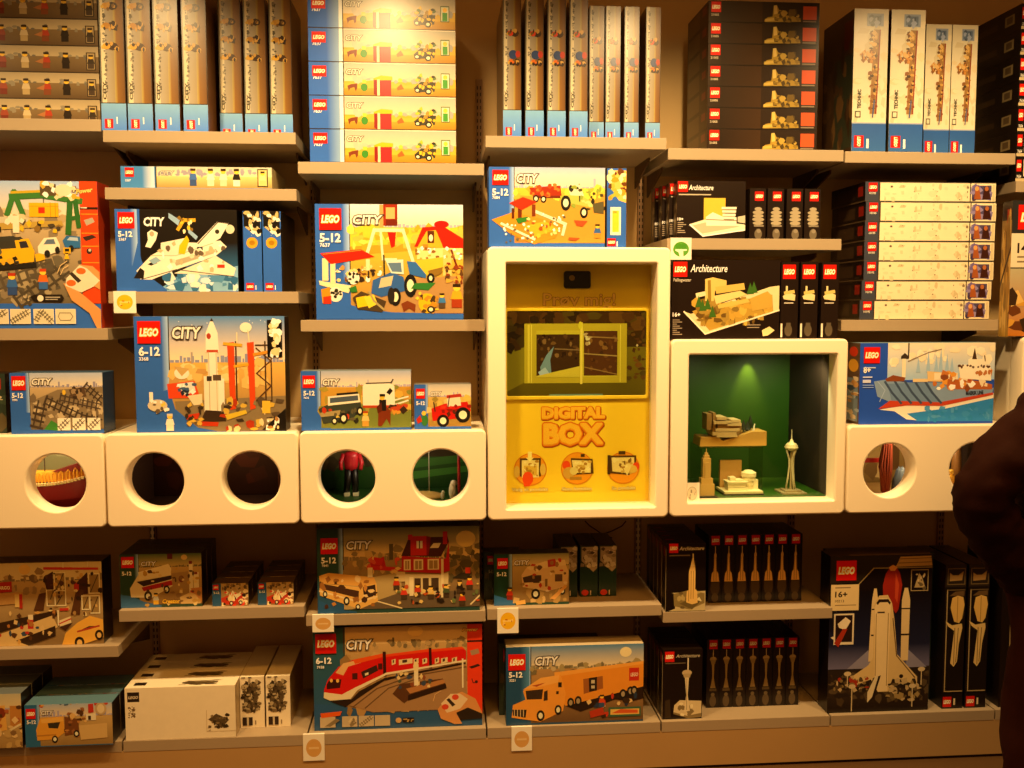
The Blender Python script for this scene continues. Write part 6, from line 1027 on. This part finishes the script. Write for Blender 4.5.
price_tag((497.3, 607.5, 518.5, 632.3), L3, TY, 'white tag with orange disc below the camper van box', T_yellow)
price_tag((511.5, 726.5, 532, 750.5), ZB, TY, 'white tag with orange disc below the yellow lorry box', T_pale)
price_tag((670.6, 237, 691.5, 259), A4, TY, 'white tag with green tree at the top corner of the kiosk', T_tree, group='white tags with a green sign')
price_tag((687.3, 480, 699.6, 499.5), fz, CUBE_Y+.035, 'small white card standing inside the lower left of the case', T_case, lip=False, group='white cards in the case', par='sign_card').location.z = gb.z+.001
# ------------------------------------------------------------------ the person at the right edge, turned towards the shelves
PY = 2.62; PC = Vector((at(1072, 500, PY).x, PY, 0)); ANG = math.radians(35)
LF, FD = Vector((-math.cos(ANG), -math.sin(ANG), 0)), Vector((-math.sin(ANG), math.cos(ANG), 0))
def bp(l, f, z): return PC+LF*l+FD*f+Vector((0, 0, z))
def skin(name, vs, es, m, parent, root, sub=2, folds=0, fscale=.12, smooth=True, seed=0):
    names = list(vs); me = bpy.data.meshes.new(name)
    me.from_pydata([tuple(vs[n][0]-PC) for n in names], [(names.index(a), names.index(b)) for a, b in es], [])
    o = bpy.data.objects.new(name, me); COL.objects.link(o); o.modifiers.new('skin', 'SKIN').use_smooth_shade = True
    for n, s in zip(names, me.skin_vertices[0].data):
        s.radius = (vs[n][1], vs[n][2] if len(vs[n]) > 2 else vs[n][1]); s.use_root = n == root
    q = o.modifiers.new('sub', 'SUBSURF'); q.levels = q.render_levels = sub+(1 if folds else 0)
    if folds:
        t = bpy.data.textures.new(name+'_folds', 'CLOUDS'); t.noise_scale = fscale; t.noise_depth = 2; d = o.modifiers.new('folds', 'DISPLACE'); d.texture = t; d.strength = folds; d.mid_level = .5
    m2 = eval_mesh(o); bpy.data.objects.remove(o); m2.name = name; m2.materials.clear()
    m2.polygons.foreach_set('use_smooth', [True]*len(m2.polygons))
    return link(name, m2, m, parent)
wz = lambda px, py, Y: at(px, py, Y)
SHL, SHR = bp(.185, -.01, 1.415), bp(-.185, -.01, 1.415)
ELB = wz(975, 492, 2.52); WRI = wz(1026, 588, 2.60)
ELR = bp(-.27, -.03, 1.13); WRR = bp(-.285, .1, .90)
HIPL, HIPR = bp(.095, 0, .92), bp(-.095, 0, .92)
KNL, KNR = bp(.14, .03, .50), bp(-.12, .04, .50); ANL, ANR = bp(.15, 0, .09), bp(-.12, -.02, .09)
def hand(vs, es, tag_, wrist, d, side, palm_n, curl):
    "palm and five fingers: d = pointing direction, side = towards the thumb, palm_n = the way the palm faces"
    p0 = wrist+d*.045; p1 = wrist+d*.085
    vs[tag_+'palm'] = (p0, .034, .018); vs[tag_+'knuckles'] = (p1, .038, .015); es += [(tag_+'wrist', tag_+'palm'), (tag_+'palm', tag_+'knuckles')]
    for i, (off, ln) in enumerate(((.030, .072), (.010, .080), (-.010, .074), (-.029, .058))):
        a = p1+side*off+d*.012; prev = tag_+'knuckles'
        dd = d.copy()
        for k, fr in enumerate((0, .45, .33, .25)):
            a = a+dd*(ln*fr); n = '%sf%d%d' % (tag_, i, k); vs[n] = (a, .0088-.0008*k, .0085-.0008*k); es.append((prev, n)); prev = n; dd = (dd+palm_n*curl).normalized()
    a = p0-d*.012+side*.030; vs[tag_+'t0'] = (a, .0115, .0115); b = a+(d*.7+side*.7).normalized()*.034; vs[tag_+'t1'] = (b, .0098, .0098); c = b+(d*.95+palm_n*.25).normalized()*.03; vs[tag_+'t2'] = (c, .0085, .0085)
    es += [(tag_+'palm', tag_+'t0'), (tag_+'t0', tag_+'t1'), (tag_+'t1', tag_+'t2')]
person = empty('person', PC); tag(person, 'person in dark brown jacket and trousers at the right edge, hand in pocket', 'person')
hd = lambda f, z: bp(0, f, z)
vs = dict(pelvis=(bp(0, 0, .95), .115, .085), belly=(bp(0, 0, 1.08), .115, .08), chest=(bp(0, .0, 1.28), .12, .075), collar=(bp(0, -.015, 1.41), .085, .06), neck=(hd(-.01, 1.50), .052), skull=(hd(-.012, 1.59), .05),
    shl=(SHL, .058), elb=(ELB, .043), Lwrist=(WRI, .029, .026), shr=(SHR, .058), elr=(ELR, .043), Rwrist=(WRR, .029, .026),
    hipl=(HIPL, .085), knl=(KNL, .058), anl=(ANL, .042), hipr=(HIPR, .085), knr=(KNR, .058), anr=(ANR, .042), toel=(ANL+FD*.13-Vector((0, 0, .055)), .035, .025), toer=(ANR+FD*.13-Vector((0, 0, .055)), .035, .025))
es = [('pelvis', 'belly'), ('belly', 'chest'), ('chest', 'collar'), ('collar', 'neck'), ('neck', 'skull'), ('collar', 'shl'), ('shl', 'elb'), ('elb', 'Lwrist'), ('collar', 'shr'), ('shr', 'elr'), ('elr', 'Rwrist'), ('pelvis', 'hipl'), ('hipl', 'knl'), ('knl', 'anl'), ('anl', 'toel'), ('pelvis', 'hipr'), ('hipr', 'knr'), ('knr', 'anr'), ('anr', 'toer')]
dl = (WRI-ELB).normalized(); hand(vs, es, 'L', WRI, dl, FD, -LF, .25)
dr = (WRR-ELR).normalized(); hand(vs, es, 'R', WRR, (dr+Vector((0, 0, -.4))).normalized(), FD, LF, .3)
body = skin('body', vs, es, M['skin'], person, 'pelvis')
def gs(a, b, s, t, w): return math.exp(-((a-s)/w)**2-((b-t)/w)**2)
bm = bmesh.new(); bm.from_mesh(body.data); hb = bmesh.new(); bmesh.ops.create_uvsphere(hb, u_segments=72, v_segments=54, radius=1)
for v in hb.verts:                                 # a head: skull, narrowing jaw, brow, eye sockets, nose, lips, chin
    l, f_, z_ = v.co.x, v.co.y, v.co.z; low = max(0, -z_)
    L_ = l*.077*(1-.34*low**1.4); F_ = f_*(.098 if f_ < 0 else .09)*(1-(.45*low if f_ < 0 else .06*low))
    if f_ > 0:
        F_ += .024*math.exp(-(l/.15)**2-((z_+.2)/.13)**2)+.012*math.exp(-(l/.1)**2-((z_+.02)/.18)**2)-.011*(gs(l, z_, .38, .03, .17)+gs(l, z_, -.38, .03, .17))+.005*math.exp(-(l/.5)**2-((z_-.22)/.1)**2)+.007*math.exp(-(l/.25)**2-((z_+.52)/.08)**2)+.014*math.exp(-(l/.28)**2-((z_+.84)/.16)**2)
    v.co = LF*L_+FD*(F_+.012)+Vector((0, 0, 1.64+z_*.118))
for s in (-1, 1):
    r_ = bmesh.ops.create_uvsphere(hb, u_segments=16, v_segments=12, radius=1)
    for v in r_['verts']: v.co = LF*(s*.079+v.co.x*.009)+FD*(-.004+v.co.y*.019)+Vector((0, 0, 1.632+v.co.z*.032))
t_ = bpy.data.meshes.new('t'); hb.to_mesh(t_); hb.free(); bm.from_mesh(t_); bpy.data.meshes.remove(t_); bm.to_mesh(body.data); bm.free()
q_ = body.modifiers.new('fuse', 'REMESH'); q_.mode = 'VOXEL'; q_.voxel_size = .0048; q_ = body.modifiers.new('soft', 'SMOOTH'); q_.iterations = 2
m2 = eval_mesh(body); body.modifiers.clear(); m2.name = 'body'; m2.polygons.foreach_set('use_smooth', [True]*len(m2.polygons)); body.data = m2
if not m2.materials: m2.materials.append(M['skin'])
vs = dict(tail=(bp(0, 0, .80), .17, .145), hem=(bp(0.0, 0, .88), .185, .155), waist=(bp(0.02, 0, 1.06), .20, .155), chest=(bp(0.02, -.01, 1.28), .20, .145), yoke=(bp(0, -.015, 1.40), .15, .105), collar=(bp(0, -.008, 1.47), .082, .078), neckband=(bp(0, 0, 1.535), .072, .07), shl=(SHL+Vector((0, 0, .005)), .095), upl=((SHL*.5+ELB*.5), .095), elb=(ELB, .088), frl=(ELB*.45+WRI*.55, .085), cul=(WRI, .062), shr=(SHR+Vector((0, 0, .005)), .095), upr=(SHR*.5+ELR*.5, .088), elr=(ELR, .078), frr=(ELR*.45+WRR*.55, .07), cur=(WRR-dr*.02, .052))
es = [('tail', 'hem'), ('hem', 'waist'), ('waist', 'chest'), ('chest', 'yoke'), ('yoke', 'collar'), ('collar', 'neckband'), ('yoke', 'shl'), ('shl', 'upl'), ('upl', 'elb'), ('elb', 'frl'), ('frl', 'cul'), ('yoke', 'shr'), ('shr', 'upr'), ('upr', 'elr'), ('elr', 'frr'), ('frr', 'cur')]
skin('jacket', vs, es, M['jacket'], person, 'waist', 2, .04, .06)
vs = dict(seat=(bp(0, 0, .92), .13, .11), hipl=(HIPL-Vector((0, 0, .06)), .112), knl=(KNL, .092), anl=(ANL-Vector((0, 0, .06)), .075), hipr=(HIPR-Vector((0, 0, .06)), .112), knr=(KNR, .092), anr=(ANR-Vector((0, 0, .06)), .075))
es = [('seat', 'hipl'), ('hipl', 'knl'), ('knl', 'anl'), ('seat', 'hipr'), ('hipr', 'knr'), ('knr', 'anr')]
skin('trousers', vs, es, M['trousers'], person, 'seat', 2, .02, .09)
for A_ in (ANL, ANR):
    b = A_.copy(); b.z = 0
    skin('shoe', dict(heel=(b-FD*.03+Vector((0, 0, .045)), .045, .044), mid=(b+FD*.06+Vector((0, 0, .042)), .047, .04), toe=(b+FD*.155+Vector((0, 0, .033)), .04, .031)), [('heel', 'mid'), ('mid', 'toe')], M['shoe'], person, 'heel')
bm = bmesh.new(); bmesh.ops.create_uvsphere(bm, u_segments=40, v_segments=28, radius=1)
kill = []; rh = random.Random(7)
for v in bm.verts:
    l, f_, z_ = v.co.x, v.co.y, v.co.z
    if z_ < -.75 or (f_ > .05 and z_ < .5+.15*abs(l)) or (abs(l) > .6 and z_ < .0 and f_ > -.25): kill.append(v)
    k_ = 1+rh.uniform(-.025, .025); v.co = LF*(l*.086*k_)+FD*(f_*.106*k_+.004)+Vector((0, 0, 1.65+z_*.122*k_))
bmesh.ops.delete(bm, geom=kill, context='VERTS'); done(bm, 'hair', M['hair'], person, None, True)
for s in (-1, 1):
    bm = bmesh.new(); bmesh.ops.create_uvsphere(bm, u_segments=14, v_segments=10, radius=.0118); e_ = done(bm, 'eye', M['eye'], person, bp(s*.0295, .081, 1.6435)-PC, True)
    bm = bmesh.new(); bmesh.ops.create_uvsphere(bm, u_segments=10, v_segments=8, radius=.0062); done(bm, 'iris', M['shoe'], e_, FD*.0085, True)
skin('mouth', dict(a=(bp(.02, .093, 1.5775), .0028), b=(bp(0, .1015, 1.579), .0045), c=(bp(-.02, .093, 1.5775), .0028)), [('a', 'b'), ('b', 'c')], M['lip'], person, 'b', 1)
# ------------------------------------------------------------------ light
def spot(x, y, z, tx, ty, tz, e, size, blend=.6, r=.06, c=(1, .60, .19)):
    l = bpy.data.lights.new('ceiling_or_added_spot', 'SPOT'); l.energy = e; l.color = c; l.spot_size = math.radians(size); l.spot_blend = blend; l.shadow_soft_size = r
    o = bpy.data.objects.new('ceiling_or_added_spot', l); COL.objects.link(o); o.location = (x, y, z); o.rotation_euler = (Vector((tx, ty, tz))-Vector((x, y, z))).to_track_quat('-Z', 'Y').to_euler()
for x, e in ((-2.1, 75), (-1.1, 120), (-.19, 170), (.85, 165), (1.9, 140)):
    spot(x, 2.52, 3.02, x, 3.42, 1.32, e*.93, 108, 1, c=(1, .66, .28))
for x in (-1.7, -.55, .6, 1.75): spot(x, 1.5, 3.2, x, 3.42, .35, 62, 66, 1, .25, c=(1, .41, .06))  # added warm fill row for the lower shelves, replacing floor bounce
for x in (-1.7, 0, 1.7): spot(x, .2, 3.2, x, 3.45, 1.2, 22, 90, .8, .4, c=(1, .46, .10))  # added soft front fill standing in for light bounced around the room
w = bpy.data.worlds.new('world'); SC.world = w; w.use_nodes = True
w.node_tree.nodes['Background'].inputs[0].default_value = (1, .38, .11, 1); w.node_tree.nodes['Background'].inputs[1].default_value = .15
def lamp(name, p, e, c, r=.02):
    l = bpy.data.lights.new(name, 'POINT'); l.energy = e; l.color = c; l.shadow_soft_size = r; o = bpy.data.objects.new(name, l); COL.objects.link(o); o.location = p
lamp('cube_lamp_or_fill', (seam(0)+.34, CUBE_Y+.18, cz0+ch0-.04), 2.0, (1, .75, .4))
lamp('cube_lamp_or_fill', (seam(2)+.3, CUBE_Y+.2, cz2+ch2-.04), 1.5, (1, .8, .5))
lamp('cube_lamp_or_fill', (seam(1)+.32, CUBE_Y+.3, cz1+ch1-.06), 1.4, (1, .5, .2))  # added fill, only lifts the black interior of this cube
lamp('cube_lamp_or_fill', (seam(5)+.33, CUBE_Y+.18, cz5+ch5-.04), 2.2, (1, .75, .4))
xs = at(748, 360, 3.8).x
spot(xs, 3.765, gz1-.06, xs, 3.806, gz1-.24, 9, 50, .9, .004, (1, .5, .12))  # added inside the case to throw a streak down its back wall
for px, pe in ((725, 2.6), (790, 5)): spot(at(px, 400, 3.6).x, CUBE_Y+.105, gz1-.06, at(px, 400, 3.6).x, CUBE_Y+.27, gz1-.34, pe, 120, .6, .015, (1, .9, .5))  # added fill inside the case, brightens the models and green lining
vs = SC.view_settings; vs.view_transform = 'Standard'; vs.look = 'None'; vs.gamma = 1; vs.use_curve_mapping = False; vs.exposure = 0
SC.display_settings.display_device = 'sRGB'
